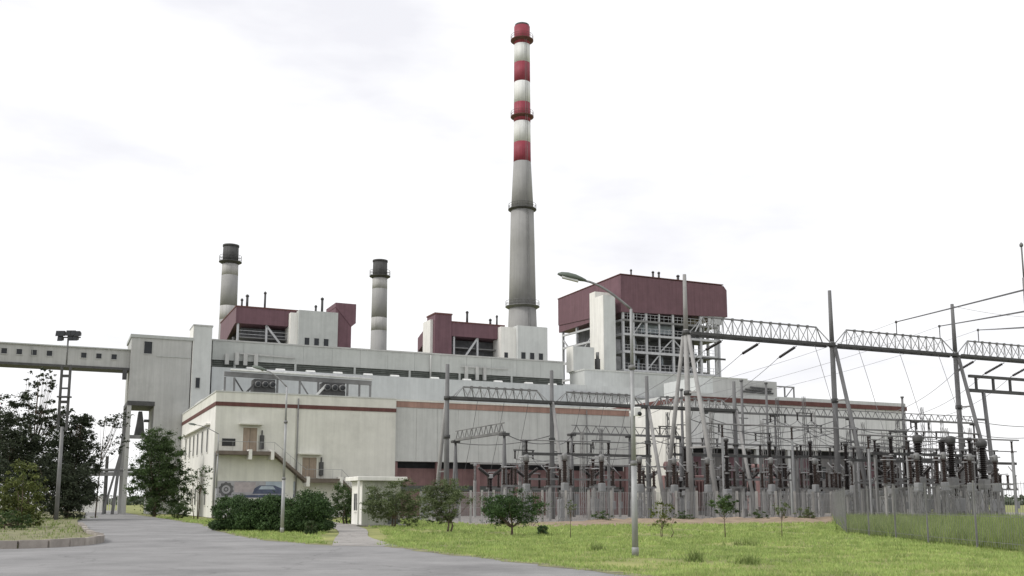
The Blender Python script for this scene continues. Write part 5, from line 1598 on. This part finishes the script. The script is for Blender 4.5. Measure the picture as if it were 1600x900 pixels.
def grass_area(name, label, poly, bands, m, seed, cat="grass"):
    rng = np.random.default_rng(seed)
    xs = [p[0] for p in poly]; ys = [p[1] for p in poly]
    out = []
    for (y0, y1, dens, hmin, hmax, w, per) in bands:
        ya, yb = max(y0, min(ys)), min(y1, max(ys))
        if yb <= ya:
            continue
        n = int((max(xs) - min(xs)) * (yb - ya) * dens)
        x = rng.uniform(min(xs), max(xs), n); y = rng.uniform(ya, yb, n)
        k = in_poly(poly, x + rng.normal(0, .16, n), y + rng.normal(0, .16, n))
        # uneven density
        pat = np.sin(x * 1.3 + np.sin(y * .9) * 1.7) * np.sin(y * 1.1 + x * .4) + rng.normal(0, .5, n)
        patch = np.sin(x * .42 + 1.3 * np.sin(y * .23)) * np.sin(y * .31 + .9 * np.sin(x * .37 + 2))
        k &= pat > np.where(patch > .55, .35, -.75)
        out.append(blades(rng, x[k], y[k], hmin, hmax, w, per))
    o = np_mesh(name, np.concatenate(out), 3, m)
    tag(o, label, cat, kind="stuff")
    return o
jit = np.random.default_rng(3)
lawn_r = [p for p in right_edge if p[1] < 36.6 and p[1] > 3] + [(-5.4, 45.5), (-6.9, 54), (-8.0, 61), (-6.5, 68), S2(14, -39.0), S2(22, -39.6), S2(30, -42.6), S2(38, -42.4), S2(44.0, -46.2), (17.0, 51), (16.2, 39), (15.9, 30), (15.9, 3)]
lawn_l = [p for p in right_edge if 37.0 < p[1] < 103 and p[0] < -6.3] + [(-31, 100), (-31, 92), (-17, 80), (-11.8, 62), (-9.6, 52), (-8.4, 44)]
lawn_b = [(-6.2, 68), (-8.4, 62), (-12.5, 75), (-15, 84), (-8, 95), S2(13, -26), S2(13.5, -37)]
tallg = [(16.1, 30), (16.4, 39.5), (17.1, 51), S2(45.7, -37), S2(58, -36.5), (52, 60), (34, 30)]
BANDS = [(0, 27, 75, .03, .10, .010, 5), (27, 36, 55, .03, .11, .013, 5), (36, 48, 34, .03, .13, .018, 5), (48, 65, 20, .04, .15, .024, 5), (65, 105, 9, .05, .18, .035, 5)]
grass_area("lawn_grass", "short patchy lawn in front of the switchyard", lawn_r, BANDS, L_grass, 41)
grass_area("lawn_grass", "grass strip along the road below the clipped shrubs", lawn_l, BANDS, L_grass, 42)
grass_area("lawn_grass", "rough grass behind the guard hut", lawn_b, BANDS, L_grass, 43)
TB = [(30, 45, 60, .2, .85, .014, 5), (45, 65, 32, .2, .9, .020, 5), (65, 92, 12, .2, .8, .03, 5)]
grass_area("tall_grass", "tall weedy grass behind the near wire fence", tallg, TB, L_tall, 44)
vg = [(x - .3, y + .3) for x, y in kerb_line[6:]] + [(-60, 60), (-38, 92), (-33, 75), (-26, 60), (-20.6, 48.5), (-18.2, 43.5)]
o = grass_area("verge_grass", "thin straggly grass on the planted verge", vg, [(30, 46, 3, .05, .2, .014, 4), (46, 95, 2.5, .06, .25, .024, 4)], L_tall, 45)
o.location.z = .16
# individual weeds on the lawn
for i, (x, y, sd, h, lab) in enumerate(((5.0, 27.5, .14, .4, "second from left"), (6.2, 26.4, .11, .34, "second from right"), (8.6, 37.5, .3, .34, "rightmost"), (2.8, 33.5, .1, .3, "leftmost"))):
    rw = np.random.default_rng(300 + i)
    xx, yy = rw.normal(0, sd, 26), rw.normal(0, sd, 26)
    o = np_mesh("weed_tuft", blades(rw, xx, yy, h * .4, h, .016, 6), 3, L_tall)
    o.location = (x, y, 0)
    tag(o, "taller weed tuft on the open lawn, %s of four" % lab, "weed", "weed tufts on the lawn")

# far tree line closing the horizon
rng = np.random.default_rng(77)
bl = []
for i in range(420):
    a = -1.0 + 2.0 * i / 419
    Yd = 430 + rng.uniform(-25, 40)
    xx = math.tan(a) * Yd
    h = rng.uniform(2.0, 4.2)
    bl.append((xx, Yd, h * .55, rng.uniform(4, 9), 5, h * .6, 1))
o = np_mesh("distant_trees", leaf_cloud(rng, bl, 26000, 1.6, .8, .4), 4, L_far)
tag(o, "distant low tree line along the horizon", "tree line", kind="stuff")
